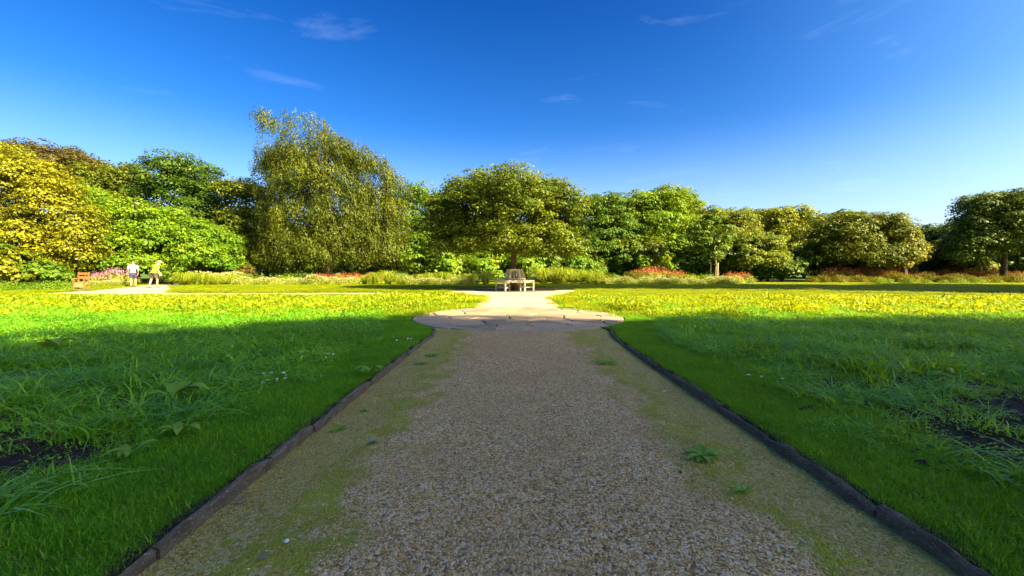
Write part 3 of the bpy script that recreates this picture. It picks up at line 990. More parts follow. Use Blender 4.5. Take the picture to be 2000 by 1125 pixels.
tree('dark_round_tree', 'dense dark green rounded tree with high top behind the two walkers', 365, 40,
     [(330, 325, 36, 26), (380, 325, 42, 26), (350, 365, 60, 44), (410, 375, 46, 46), (300, 375, 30, 36), (380, 430, 80, 60), (440, 430, 38, 60), (370, 490, 90, 40)],
     'dark', 34, 32000, .33, .7)
tree('bright_maple', 'bright green spreading tree with layered leaves directly behind the walkers', 265, 31,
     [(185, 385, 48, 26), (230, 420, 60, 40), (300, 425, 58, 36), (345, 465, 60, 32), (260, 480, 80, 36), (190, 460, 50, 40), (390, 500, 55, 26), (300, 515, 90, 20)],
     'bright', 35, 34000, .26, .55)
tree('low_maple', 'low bright green bushy tree right of the walkers at lawn edge', 400, 33,
     [(360, 450, 42, 30), (405, 470, 48, 34), (440, 495, 40, 30), (370, 505, 55, 24), (420, 515, 50, 20)],
     'bright', 36, 18000, .27, .55)
tree('olive_tree', 'narrow olive green tree between the dark rounded tree and the tall weeping tree', 485, 39,
     [(465, 372, 34, 26), (500, 372, 36, 26), (485, 430, 48, 46), (520, 440, 36, 60), (480, 490, 60, 40), (450, 470, 40, 40)],
     'olive', 37, 20000, .3, .65)
# the tall weeping beech
tree('weeping_beech', 'tallest tree, brownish olive weeping beech with drooping skirt left of centre', 640, 36,
     [(523, 226, 12, 14), (540, 240, 20, 22), (545, 298, 26, 28), (528, 312, 20, 30), (585, 302, 30, 24), (570, 320, 44, 42), (638, 262, 22, 20), (622, 295, 44, 34), (668, 298, 42, 32), (705, 308, 34, 30),
      (735, 322, 34, 30), (762, 348, 30, 26), (790, 362, 18, 12), (650, 350, 70, 50), (720, 385, 56, 44), (590, 395, 52, 46), (545, 400, 24, 40), (640, 430, 80, 50), (730, 440, 52, 46), (560, 350, 40, 46), (610, 350, 50, 44), (690, 400, 60, 50), (770, 400, 30, 30), (545, 440, 30, 50), (775, 440, 30, 40), (765, 490, 30, 34),
      (600, 490, 62, 42), (670, 490, 84, 42), (740, 498, 50, 36), (560, 470, 40, 60), (555, 505, 44, 26)],
     'beech', 38, 100000, .25, .7, 'weep', .42)
tree('green_backdrop_tree', 'mid green tree filling the gap between weeping beech and the bench tree', 815, 41,
     [(780, 395, 36, 30), (825, 385, 36, 28), (860, 395, 36, 30), (810, 440, 60, 46), (860, 460, 50, 50), (800, 495, 70, 36)],
     'green', 39, 22000, .3, .65)
# centre tree over the bench
tree('bench_tree', 'broad dome shaped chestnut tree standing inside the round wooden bench', 1003, 20.7,
     [(900, 368, 34, 26), (950, 362, 44, 28), (1010, 364, 48, 26), (1062, 368, 46, 28), (1100, 388, 34, 28), (876, 398, 40, 32), (940, 395, 60, 40), (1015, 398, 66, 42), (1085, 405, 52, 38), (860, 430, 34, 34),
      (905, 446, 50, 36), (975, 452, 60, 34), (1050, 455, 60, 36), (1106, 448, 38, 40), (1122, 484, 24, 30), (872, 484, 40, 22), (940, 484, 52, 18), (1070, 490, 56, 18)],
     'chestnut', 40, 75000, .17, .38, 'round', .20, zb=2.1, ymul=1.0)
# right of centre
tree('leaning_ash', 'light green feathery tree directly right of the bench tree', 1185, 42,
     [(1165, 398, 32, 24), (1200, 400, 30, 26), (1180, 440, 48, 46), (1215, 450, 36, 50), (1170, 490, 60, 36), (1135, 470, 40, 50)],
     'green', 41, 22000, .32, .65)
tree('broad_green_tree', 'large fresh green tree with rounded top behind the right flower bed', 1285, 43,
     [(1250, 392, 34, 24), (1290, 385, 36, 24), (1322, 395, 34, 26), (1275, 430, 58, 42), (1325, 440, 36, 46), (1265, 480, 66, 42), (1310, 495, 60, 34), (1235, 440, 30, 50)],
     'bright', 42, 34000, .32, .7)
tree('dark_crown_tree', 'dark green tree top showing above the large fresh green tree', 1310, 50,
     [(1285, 385, 34, 20), (1325, 390, 32, 24), (1345, 420, 26, 30), (1310, 430, 50, 40)],
     'dark', 43, 15000, .36, .7)
tree('far_olive_tree', 'olive tree behind the staked young tree', 1400, 48,
     [(1375, 420, 30, 20), (1415, 424, 34, 20), (1450, 430, 30, 20), (1400, 460, 56, 36), (1380, 500, 60, 30), (1440, 480, 40, 40)],
     'olive', 44, 22000, .34, .7)
tree('low_wide_tree', 'low wide yellow olive tree right of the staked young tree', 1465, 38,
     [(1440, 480, 36, 26), (1480, 478, 36, 24), (1505, 505, 26, 26), (1460, 510, 56, 24), (1425, 505, 30, 26)],
     'chestnut', 45, 20000, .28, .55)
tree('tall_olive_tree', 'tall olive green tree behind the low yellow olive tree right of the staked tree', 1525, 50,
     [(1500, 418, 32, 24), (1540, 415, 34, 20), (1570, 428, 26, 22), (1520, 460, 54, 40), (1560, 470, 40, 50), (1530, 505, 60, 28)],
     'chestnut', 46, 24000, .36, .7)
tree('dome_tree', 'wide dome shaped olive tree with golden right side behind far flower bed', 1680, 38,
     [(1610, 440, 34, 28), (1650, 428, 38, 22), (1700, 428, 42, 22), (1735, 440, 30, 28), (1640, 470, 60, 40), (1710, 470, 56, 40), (1600, 490, 40, 34), (1670, 500, 80, 26), (1730, 500, 44, 28)],
     'olive', 47, 36000, .27, .6)
tree('golden_shrub_tree', 'small golden leaved tree at the right foot of the dome shaped tree', 1765, 36,
     [(1757, 470, 22, 24), (1775, 495, 22, 24), (1750, 510, 30, 20)],
     'gold', 48, 11000, .25, .5)
tree('far_dark_tree', 'dark green tree behind, left of the tree at right edge', 1835, 48,
     [(1818, 458, 26, 20), (1842, 446, 30, 16), (1875, 448, 34, 26), (1830, 475, 44, 36), (1880, 485, 46, 34), (1830, 510, 50, 24)],
     'dark', 49, 20000, .36, .7)
tree('right_edge_tree', 'big dark green tree with bare trunk at the right edge of the lawn', 1960, 36,
     [(1905, 395, 36, 24), (1950, 388, 42, 20), (2000, 392, 46, 24), (1890, 430, 36, 24), (1950, 430, 60, 34), (2030, 430, 60, 44), (1900, 472, 52, 24), (1970, 475, 60, 26), (2040, 480, 60, 30), (1890, 500, 44, 14)],
     'dark', 50, 36000, .27, .6, trunk_r=.25, zb=2.2)

tree('wood_edge_tree', 'dark green tree deep behind the leaning light green tree right of the bench', 1215, 54,
     [(1160, 400, 36, 26), (1205, 396, 36, 26), (1235, 405, 36, 28), (1200, 450, 80, 50), (1190, 500, 90, 30)], 'dark', 51, 18000, .38, .8)
tree('wood_edge_tree', 'dark olive tree deep behind the staked young tree', 1435, 58,
     [(1385, 425, 36, 22), (1425, 422, 38, 22), (1465, 425, 36, 24), (1430, 465, 90, 44), (1430, 505, 100, 28)], 'green', 52, 18000, .4, .8)
tree('wood_edge_tree', 'dark tree deep between the tall olive tree and the dome shaped tree', 1590, 56,
     [(1560, 430, 34, 22), (1600, 436, 38, 24), (1640, 445, 36, 24), (1600, 475, 80, 44), (1600, 508, 90, 26)], 'dark', 53, 18000, .4, .8)

# background shrub belt: closes the view under the crowns
def shrub_mesh(seed, mat, n=3800):
    rnd = random.Random(seed)
    lob = [(rnd.uniform(-1.2, 1.2), rnd.uniform(-.8, .8), rnd.uniform(.7, 2.2), rnd.uniform(.9, 1.5), rnd.uniform(.9, 1.4), rnd.uniform(.8, 1.3)) for _ in range(7)]
    return crown_mesh('foliage', lob, n, M[mat], seed, .26, .5)
def stem_mesh(seed):
    rnd = random.Random(seed); mb = MB()
    for k in range(5):
        a = k * 1.26; mb.tube([(0, 0, -.1), (.3 * math.cos(a), .3 * math.sin(a), .9), (.8 * math.cos(a), .8 * math.sin(a), 2.0)], [.05, .035, .01], 5)
    o = mb.build('stems', M['bark'], None); me = o.data; bpy.data.objects.remove(o)
    return me
SH = {k: shrub_mesh(60 + i, k) for i, k in enumerate(['green', 'bright', 'dark', 'olive', 'gold', 'copper'])}
ST = stem_mesh(3)
def shrub(px, d, sc, mat, label, group, name='shrub', x=None):
    xx = gx(px, d) if x is None else x
    r = empty(name, (xx, d, 0), random.uniform(0, 6), label, 'shrub', group)
    r.scale = (sc, sc, sc * random.uniform(.9, 1.1))
    for nm, me in (('foliage', SH[mat]), ('stems', ST)):
        link(bpy.data.objects.new(nm, me), r)
    return r
for i, (px, d, sc, mat) in enumerate([(560, 50, 1.5, 'dark'), (625, 49, 1.6, 'green'), (700, 50, 1.5, 'dark'), (770, 48, 1.5, 'green'), (1100, 50, 1.5, 'dark'), (1160, 50, 1.5, 'green'), (1230, 52, 1.6, 'dark'), (1300, 54, 1.5, 'green'), (1370, 54, 1.6, 'dark'), (1430, 56, 1.6, 'green'), (1500, 57, 1.7, 'dark'), (1570, 56, 1.7, 'green'), (1640, 55, 1.8, 'dark'), (1720, 54, 1.8, 'green'), (1790, 55, 1.9, 'dark'), (1860, 56, 1.9, 'green'), (1930, 56, 1.9, 'dark'), (1500, 50, 1.3, 'green'),
                                  (20, 36, 1.3, 'dark'), (110, 38, 1.4, 'green'), (200, 40, 1.4, 'dark'), (300, 42, 1.4, 'green'), (440, 42, 1.5, 'green'), (500, 45, 1.5, 'dark'), (-60, 34, 1.5, 'green'), (2040, 55, 2.0, 'green'), (2110, 50, 2.0, 'dark')]):
    shrub(px, d, sc, mat, 'shadowy shrub in the thicket closing the gaps under the tree crowns', 'thicket shrubs behind the tree line')
for i in range(42):
    px = -150 + 56 * i
    shrub(px, 60 + 4 * ((i * 7) % 3) - (18 if px < 420 else 0), 2.5 + .3 * ((i * 5) % 3) - (.7 if px < 420 else 1.0 if px > 1700 else 0), ('dark', 'green', 'olive')[(i * 3 + i // 4) % 3], 'large dim shrub in the thicket far behind the tree trunks', 'far thicket shrubs')
for i, px in enumerate(range(1150, 1560, 42)):
    shrub(px, 38.5 + (i * 5) % 3, 1.05 + .12 * ((i * 3) % 4), ('green', 'bright', 'olive', 'dark')[(i * 3) % 4], 'bushy shrub at the foot of the trees behind the right flower bed', 'shrubs behind the right bed')
for i, px in enumerate(range(1590, 2080, 48)):
    shrub(px, 41 + (i * 5) % 3, 1.15 + .12 * ((i * 3) % 4), ('olive', 'dark', 'green', 'gold')[(i * 3) % 4], 'bushy shrub at the foot of the trees behind the far right bed', 'shrubs behind the far right bed')
for px, d, sc, mat, lb in [(865, 35, 1.05, 'bright', 'bright leafy shrub behind the left bed, farthest left of those under the bench tree'),
                           (905, 36, .95, 'green', 'mid green shrub seen under the bench tree, left of the tripod'),
                           (945, 35, 1.05, 'bright', 'sunlit yellow green shrub behind the tripod under the bench tree'),
                           (985, 37, 1.1, 'green', 'green shrub just left of the bench tree trunk'),
                           (1030, 35, 1.2, 'bright', 'tallest sunlit shrub just right of the bench tree trunk'),
                           (1075, 37, 1.1, 'dark', 'dark shrub behind the arching grasses right of the bench'),
                           (1115, 36, 1.1, 'bright', 'sunlit shrub under the right side of the bench tree'),
                           (475, 33, .50, 'copper', 'small brownish bush behind the left bed beside the weeping beech'),
                           (830, 35, 1.2, 'green', 'large green shrub at the right foot of the weeping beech'),
                           (60, 23.5, .75, 'green', 'dark green shrub under the golden tree left of the wooden seat'),
                           (-5, 22, .8, 'gold', 'golden green shrub at the far left edge under the golden tree'),
                           (130, 27, .8, 'green', 'green shrub behind the orange wooden seat'),
                           (335, 29, .42, 'green', 'round low green bush just right of the walkers'),
                           (235, 31, .55, 'green', 'green bush left of the walker in the white shirt')]:
    shrub(px, d, sc, mat, lb, None)

# trees behind and beside the camera, whose shade falls over the foreground
shade_mesh = []
for s in range(2):
    rnd = random.Random(90 + s)
    lob = [(rnd.uniform(-2, 2), rnd.uniform(-2, 2), rnd.uniform(5, 9.2), rnd.uniform(1.8, 2.6), rnd.uniform(1.8, 2.6), rnd.uniform(1.5, 2.3)) for _ in range(12)]
    shade_mesh.append((crown_mesh('crown', lob, 64000, M['green'], 90 + s, .32, .7), None))
tm = trunk_mb(8, .28, random.Random(4), 3.5, 3.5).build('trunk', M['bark'], None, True)
tmesh = tm.data; bpy.data.objects.remove(tm)
SHADE = [(-1, -19, 1.8), (8, -18.8, 1.8), (16, -16.9, 1.85), (24, -13.9, 1.8), (32, -15.5, 1.8), (40, -16, 1.8), (4, -22, 1.8), (12, -20, 1.8), (20, -19, 1.85), (28, -19, 1.8), (36, -20, 1.8), (28, -25, 1.9), (20, -26, 1.9), (12, -26, 1.9), (36, -17.5, 1.8), (28, -16.4, 1.8), (33, -26, 1.8), (44, -21, 1.8)]
for i, (x, y, s) in enumerate(SHADE):
    r = empty('park_tree', (x, y, 0), i * 1.3, 'park tree of the row behind the viewpoint', 'tree', 'row of trees behind the viewpoint')
    r.scale = (s, s, s)
    link(bpy.data.objects.new('crown', shade_mesh[i % 2][0]), r); link(bpy.data.objects.new('trunk', tmesh), r)
SIDE = [(36, 12.7, 1.15), (41, 12.5, 1.25), (46, 14.5, 1.3)]
TALL = [(23.0, 12.4), (27.5, 12.2), (32, 12.0), (37, 12.0), (42, 11.5), (47, 10.5), (52, 9.0)]
for i, (x, y, s) in enumerate(SIDE):
    r = empty('park_tree', (x, y, 0), i * 2.1 + .4, 'park tree standing to the right outside the view, shading the lawn', 'tree', 'trees to the right of the view')
    r.scale = (s, s, s)
    link(bpy.data.objects.new('crown', shade_mesh[i % 2][0]), r); link(bpy.data.objects.new('trunk', tmesh), r)

for i, (x, y) in enumerate(TALL):  # unseen trees, crowns raised on long stems to cast the lawn's shadow band
    r = empty('tall_shade_tree', (x, y, 0), i * 1.7, 'unseen tall bare stemmed tree to the right, shaped to shade the lawn', 'tree', 'tall trees to the right of the view')
    c = link(bpy.data.objects.new('crown', shade_mesh[i % 2][0]), r); c.location = (0, 0, 9.5); c.scale = (.85, .85, .8)
    t = link(bpy.data.objects.new('trunk', tmesh), r); t.scale = (.8, .8, 2.0)

# staked young tree
def young_tree():
    d = 35.0
    x0 = gx(1397, d)
    root = empty('young_tree', (x0, d, 0), 0, 'slender young tree tied to three wooden stakes in the right flower bed', 'tree')
    k = d / F_PX
    lob = [(gx(px, d) - x0, yy, gh(py, d), r_ * k, r_ * k, r_ * k * 1.1) for px, py, r_, yy in [(1385, 430, 18, 0), (1375, 455, 26, .3), (1400, 455, 24, -.3), (1370, 480, 22, -.2), (1408, 482, 20, .3), (1388, 490, 22, 0)]]
    me = crown_mesh('crown', lob, 6500, M['green'], 77, .2, .42); link(bpy.data.objects.new('crown', me), root)
    mb = MB(); mb.tube([(0, 0, -.1), (.03, 0, 1.5), (-.03, 0, 3), (-.1, 0, 5)], [.07, .06, .045, .015], 8)
    for a in range(5):
        mb.tube([(0, 0, 2.2 + .4 * a), (.6 * math.cos(a * 2.2), .6 * math.sin(a * 2.2), 2.9 + .45 * a)], [.03, .008], 5)
    mb.build('trunk', M['bark_pale'], root)
    for k_ in range(3):
        a = k_ * 2.094 + .5
        MB().tube([(.36 * math.cos(a), .36 * math.sin(a), -.1), (.36 * math.cos(a), .36 * math.sin(a), 1.75)], [.045, .045], 8).build('stake', M['stake'], root)
        a2 = (k_ + 1) * 2.094 + .5
        MB().bar((.36 * math.cos(a), .36 * math.sin(a), 1.62), (.36 * math.cos(a2), .36 * math.sin(a2), 1.62), .06, .03).build('crossbar', M['stake'], root)
young_tree()

# ------------------------------------------------------------------ flower beds
def reed_mesh(seed, n=260, L=1.15, w=.016):
    rs = np.random.RandomState(seed); m = 6
    th = rs.uniform(0, 2 * np.pi, n)
    d = np.stack([np.cos(th), np.sin(th), np.zeros(n)], 1)
    h = rs.uniform(.35, 1.0, n) * .86 * L; ln = rs.uniform(.25, 1.0, n) * L * .95
    base = d * rs.uniform(0, .16, n)[:, None]
    wd = np.stack([-np.sin(th), np.cos(th), rs.uniform(-.3, .3, n)], 1)
    C = np.zeros((n, m, 3)); W = np.zeros((n, m, 3))
    for k in range(m):
        t = k / (m - 1)
        C[:, k] = base + d * (ln * t ** 1.6)[:, None]
        C[:, k, 2] = h * (2.5 * t - 2.0 * t * t) * 1.2
        W[:, k] = wd * (w * (1 - .75 * t))
    return strip_mesh('blades', C, W, M['reed'])
REED = [reed_mesh(s) for s in (1, 2, 3)]
def mound_mesh(seed, mat, n=1000, h=.6, r=.6, leaf=.085):
    rs = np.random.RandomState(seed)
    u = rs.normal(0, 1, (n, 3)); u /= np.linalg.norm(u, axis=1)[:, None]; u[:, 2] = np.abs(u[:, 2])
    rr = rs.uniform(.6, 1.08, n)
    bump = 1 + .12 * np.sin(u[:, 0] * 9 + seed) * np.sin(u[:, 1] * 9)
    c = u * np.array([r, r, h]) * (rr * bump)[:, None]
    nrm = u + rs.normal(0, .45, (n, 3))
    return np_mesh('foliage', rhombi(rs, c, nrm, leaf * rs.uniform(.6, 1.4, n), .45), 4, M[mat])
def flower_mesh(seed, mat, n=150, h=.6, r=.6, hh=.22, size=.05, spikes=True):
    rs = np.random.RandomState(seed)
    a = rs.uniform(0, 2 * np.pi, n); q = np.sqrt(rs.uniform(0, 1, n)) * r * .95
    z = h * np.sqrt(np.clip(1 - (q / r) ** 2, 0.03, 1))
    out = []
    k = 5 if spikes else 2
    for i in range(k):
        t = i / max(1, k - 1)
        c = np.stack([q * np.cos(a) * (1 + .08 * t), q * np.sin(a) * (1 + .08 * t), z + .02 + t * hh * rs.uniform(.7, 1.1, n)], 1)
        out.append(rhombi(rs, c, rs.normal(0, 1, (n, 3)), size * (1 - .4 * t if spikes else 1) * rs.uniform(.8, 1.3, n), .6))
    return np_mesh('flowers', np.concatenate(out), 4, M[mat])
MOUND = [mound_mesh(s, 'mound') for s in (1, 2)]
MOUNDG = [mound_mesh(s, 'bright') for s in (4, 5)]
MOUNDY = [mound_mesh(s, 'gold') for s in (6, 7)]
FL = {'pale': flower_mesh(8, 'pale_flower', 170, .62, .6, .05, .05, False), 'red': flower_mesh(9, 'red_flower', 110, .6, .55, .24, .06), 'pink': flower_mesh(10, 'pink_flower', 110, .6, .55, .18, .06), 'amber': flower_mesh(12, 'amber' , 140, .6, .6, .22, .07)}
brnd = random.Random(44)
def bed_row(x0, x1, n, d0, d1, kind, sc, label, group, dense=None):
    for i in range(n):
        px = x0 + (x1 - x0) * (i + .5) / n + brnd.uniform(-.25, .25) * (x1 - x0) / n
        d = brnd.uniform(d0, d1)
        s = sc * brnd.uniform(.72, 1.22)
        xx = gx(px, d)
        if kind == 'reed':
            r = empty('grass_clump', (xx, d, 0), brnd.uniform(0, 6), label, 'ornamental grass', group); r.scale = (s * 1.05, s * 1.05, s)
            link(bpy.data.objects.new('blades', brnd.choice(REED)), r)
        else:
            f, base = kind
            r = empty('flowering_plant' if f else 'leafy_plant', (xx, d, 0), brnd.uniform(0, 6), label, 'plant', group); r.scale = (s * 1.15, s * 1.15, s)
            link(bpy.data.objects.new('foliage', brnd.choice({'m': MOUND, 'g': MOUNDG, 'y': MOUNDY}[base])), r)
            if f: tag(link(bpy.data.objects.new('flowers', FL[f]), r), kind='stuff')
# left bed, from left to right
bed_row(350, 455, 6, 27.5, 29, 'reed', .95, 'feathery yellow green grass clump at the left end of the left bed', 'feathery grasses at the left end of the left bed')
bed_row(350, 470, 6, 30, 31.5, ('pale', 'g'), 1.25, 'pale flowered plant behind the feathery grasses at the left bed end', 'pale flowers behind the feathery grasses')
bed_row(455, 610, 9, 27.5, 29, ('pale', 'm'), .85, 'low pale flowered mound in the left bed before the weeping beech', 'pale flowered mounds left half of left bed')
bed_row(460, 600, 7, 30, 32, ('', 'g'), 1.2, 'leafy green plant at the back of the left bed', 'leafy plants at the back of the left bed')
bed_row(600, 745, 9, 32, 33.5, ('red', 'm'), 1.28, 'plant with reddish pink flower spikes in front of the weeping beech', 'reddish pink spikes in the left bed')
bed_row(600, 700, 5, 28, 29.5, ('pale', 'm'), .95, 'pale low mound in front of the reddish pink spikes', 'pale mounds before the pink spikes')
bed_row(700, 790, 4, 28.5, 29.5, 'reed', 1.0, 'arching green grass clump in the middle of the left bed', 'arching grasses in the middle of the left bed')
bed_row(790, 930, 9, 28.0, 29.3, ('pale', 'm'), .78, 'low pale flowered mound between arching grasses and the tripod', 'pale flowered mounds near the tripod')
bed_row(790, 925, 6, 30.5, 32, 'reed', .95, 'yellow green grass clump at the back of the left bed near the bench', 'grasses at the back of the left bed')
bed_row(948, 949, 1, 28.5, 28.5, 'reed', 1.1, 'rounded yellow green grass clump just left of the round bench', None)
bed_row(915, 925, 1, 28.8, 28.8, 'reed', .95, 'smaller grass clump behind the tripod, left of the rounded one', None)
# right bed
bed_row(1052, 1175, 6, 30.0, 31.0, 'reed', 1.22, 'big arching grass clump in the bed just right of the round bench', 'big arching grasses right of the bench')
bed_row(1085, 1185, 8, 28.8, 29.3, ('amber', 'y'), .35, 'low amber leaved plant at the front foot of the big arching grasses', 'low amber plants before the arching grasses')
bed_row(1175, 1445, 20, 29.5, 30.8, ('pale', 'm'), .82, 'pale cream flowered mound along the front of the right bed', 'cream flowered mounds along the right bed')
bed_row(1185, 1460, 16, 32, 33, ('', 'g'), 1.1, 'leafy yellow green plant along the back of the right bed', 'leafy plants along the back of the right bed')
bed_row(1250, 1335, 6, 34, 35, ('red', 'm'), 1.5, 'tall reddish flower spikes left of the staked tree in the right bed', 'red spikes left of the staked tree')
bed_row(1415, 1465, 5, 31.5, 33, ('red', 'm'), 1.1, 'red flowered plant at the right end of the right bed', 'red flowers at the right bed end')
bed_row(1220, 1245, 2, 33, 33, ('amber', 'y'), 1.15, 'dry amber feathery plant left of the tall reddish spikes', 'dry amber plants in the right bed')
# far right bed
bed_row(1580, 2060, 22, 33, 35, ('amber', 'y'), 1.0, 'golden yellow plant along the front of the far right bed', 'golden plants along the far right bed')
bed_row(1600, 1800, 9, 37, 38.5, ('red', 'm'), 1.55, 'red flowered plant behind the golden plants under the dome tree', 'red flowers under the dome tree')
bed_row(1800, 2020, 9, 37, 38.5, ('red', 'y'), 1.65, 'orange red flowered plant behind the golden plants near the right edge', 'orange red flowers near the right edge')
bed_row(1690, 1960, 8, 31.5, 32.5, ('', 'g'), .75, 'dark green leafy plant at the front of the far right bed', 'green plants before the far right bed')
# left end by the seat
bed_row(178, 240, 5, 27, 29, ('pink', 'm'), 1.35, 'plant with lilac pink flowers between the wooden seat and the walkers', 'lilac pink flowers by the wooden seat')
bed_row(178, 240, 5, 25, 25.6, ('pale', 'm'), .55, 'low pale plant along the path behind the wooden seat', 'low pale plants behind the wooden seat')
bed_row(-30, 135, 9, 19.6, 21, ('', 'g'), .75, 'broad leaved green plant at the far left lawn edge', 'broad leaved plants at the far left lawn edge')

# ------------------------------------------------------------------ round tree bench
def tree_bench():
    bx, by = 0.145, 20.55
    root = empty('tree_bench', (bx, by, ZS), 0, 'pale weathered hexagonal wooden bench wrapped around the broad tree trunk', 'bench')
    sh, bh = .54, 1.06
    Ro, Ri, Rt = 1.02, .56, .40
    hexa = lambda r, k: Vector((r * math.cos(R(60 * k)), r * math.sin(R(60 * k)), 0))
    Z = Vector((0, 0, 1))
    for k in range(6):
        # seat boards, four per side
        for b in range(4):
            r0 = Ro - (Ro - Ri) * b / 4 - .006; r1 = Ro - (Ro - Ri) * (b + 1) / 4 + .006
            a0, a1, c1, c0 = hexa(r0, k), hexa(r0, k + 1), hexa(r1, k + 1), hexa(r1, k)
            sg = (a1 - a0).normalized() * .003
            pts = [a0 + sg, a1 - sg, c1 - sg, c0 + sg]
            vv = [p + Z * (sh - .028) for p in pts] + [p + Z * sh for p in pts]
            mesh_obj('seat_board', vv, [(3, 2, 1, 0), (4, 5, 6, 7), (0, 1, 5, 4), (1, 2, 6, 5), (2, 3, 7, 6), (3, 0, 4, 7)], M['teak'], root)
        a0, a1 = hexa(Ro - .05, k), hexa(Ro - .05, k + 1)
        e = (a1 - a0).normalized() * .04
        MB().bar(a0 + e + Z * (sh - .074), a1 - e + Z * (sh - .074), .028, .085, Z).build('apron', M['teak'], root)
        # legs: outer and inner at each corner
        o_ = hexa(Ro - .05, k); rot = Matrix.Rotation(R(60 * k), 3, 'Z')
        MB().box(o_ + Z * ((sh - .03) / 2), (.07, .07, sh - .03), rot).build('leg', M['teak'], root)
        i_ = hexa(Ri - .02, k)
        MB().box(i_ + Z * ((sh - .03) / 2), (.06, .06, sh - .03), rot).build('leg', M['teak'], root)
        MB().bar(o_ * .955 + Z * .17, i_ * 1.07 + Z * .17, .03, .05, Z).build('stretcher', M['teak'], root)
        MB().bar(o_ * .955 + Z * (sh - .07), i_ * 1.07 + Z * (sh - .07), .03, .06, Z).build('bearer', M['teak'], root)
        # back: posts, rails, slats leaning inward
        p0 = hexa(Ri - .02, k) + Z * (sh + .002); p1 = hexa(Rt, k) + Z * bh
        MB().bar(p0, p1, .05, .05, rot @ Vector((0, 1, 0))).build('back_post', M['teak'], root)
        q0, q1 = hexa(Ri - .02, k), hexa(Ri - .02, k + 1)
        t0, t1 = hexa(Rt, k), hexa(Rt, k + 1)
        mid = ((q0 + q1) / 2).normalized()
        f = lambda a, b, t: a.lerp(b, t)
        MB().bar(f(q0, q1, .06) + Z * (sh + .06) - mid * .008, f(q0, q1, .94) + Z * (sh + .06) - mid * .008, .035, .05, Z).build('lower_rail', M['teak'], root)
        MB().bar(f(t0, t1, -.03) + Z * (bh + .012), f(t0, t1, 1.03) + Z * (bh + .012), .06, .05, Z).build('top_rail', M['teak'], root)
        for s in range(5):
            t = (s + 1) / 6
            MB().bar(f(q0, q1, t) + Z * (sh + .085) - mid * .012, f(t0, t1, t) + Z * (bh - .016), .024, .018, mid.cross(Z).normalized().cross(Z)).build('back_slat', M['teak'], root)
tree_bench()

# ------------------------------------------------------------------ wooden seat at left
def wooden_seat():
    x, y = gp(158, 567.5)
    root = empty('wooden_seat', (x, y, ZL), R(22), 'small orange brown wooden seat with two back rails at the left path end', 'seat')
    W = .66
    root.scale = (.60, .75, .92)
    for sx in (-1, 1):
        MB().bar((sx * W / 2, .22, -.03), (sx * (W / 2), .34, 1.02), .07, .06).build('back_post', M['orange_wood'], root)
        MB().box((sx * W / 2, -.24, .24), (.07, .07, .54)).build('front_leg', M['orange_wood'], root)
        MB().box((sx * W / 2, -.0, .66), (.075, .62, .035)).build('armrest', M['tan_wood'], root)
        MB().box((sx * W / 2, -.24, .575), (.06, .06, .13)).build('arm_post', M['orange_wood'], root)
    for z, yy in ((.93, .285), (.73, .262)):
        MB().box((0, yy - .02, z), (W - .075, .03, .12)).build('back_rail', M['orange_wood'], root)
    for k in range(5):
        MB().box((0, -.25 + .11 * k, .44 + .004 * k), (W - .08, .095, .03)).build('seat_board', M['tan_wood'], root)
    MB().box((0, -.262, .30), (W - .078, .028, .22)).build('front_panel', M['tan_wood'], root)
    MB().box((0, 0, .05), (W + .05, .58, .08)).build('seat_shadow_slab', M['bag'], root)  # dark slab standing in for the shadow beneath the seat
wooden_seat()

# ------------------------------------------------------------------ tripod
def tripod():
    d = 27.0; x = gx(937, d)
    root = empty('tripod', (x, d, 0), 0, 'thin black tripod with small dark red head left of the round bench', 'tripod')
    for k in range(3):
        a = R(90 + 120 * k + 15)
        MB().tube([(0, 0, .62), (.42 * math.cos(a), .42 * math.sin(a), 0)], [.022, .016], 6).build('leg', M['black_metal'], root)
    MB().tube([(0, 0, .45), (0, 0, .86)], [.02, .02], 8).build('centre_column', M['black_metal'], root)
    MB().box((0, 0, .90), (.22, .14, .09)).build('head', M['red_head'], root)
tripod()

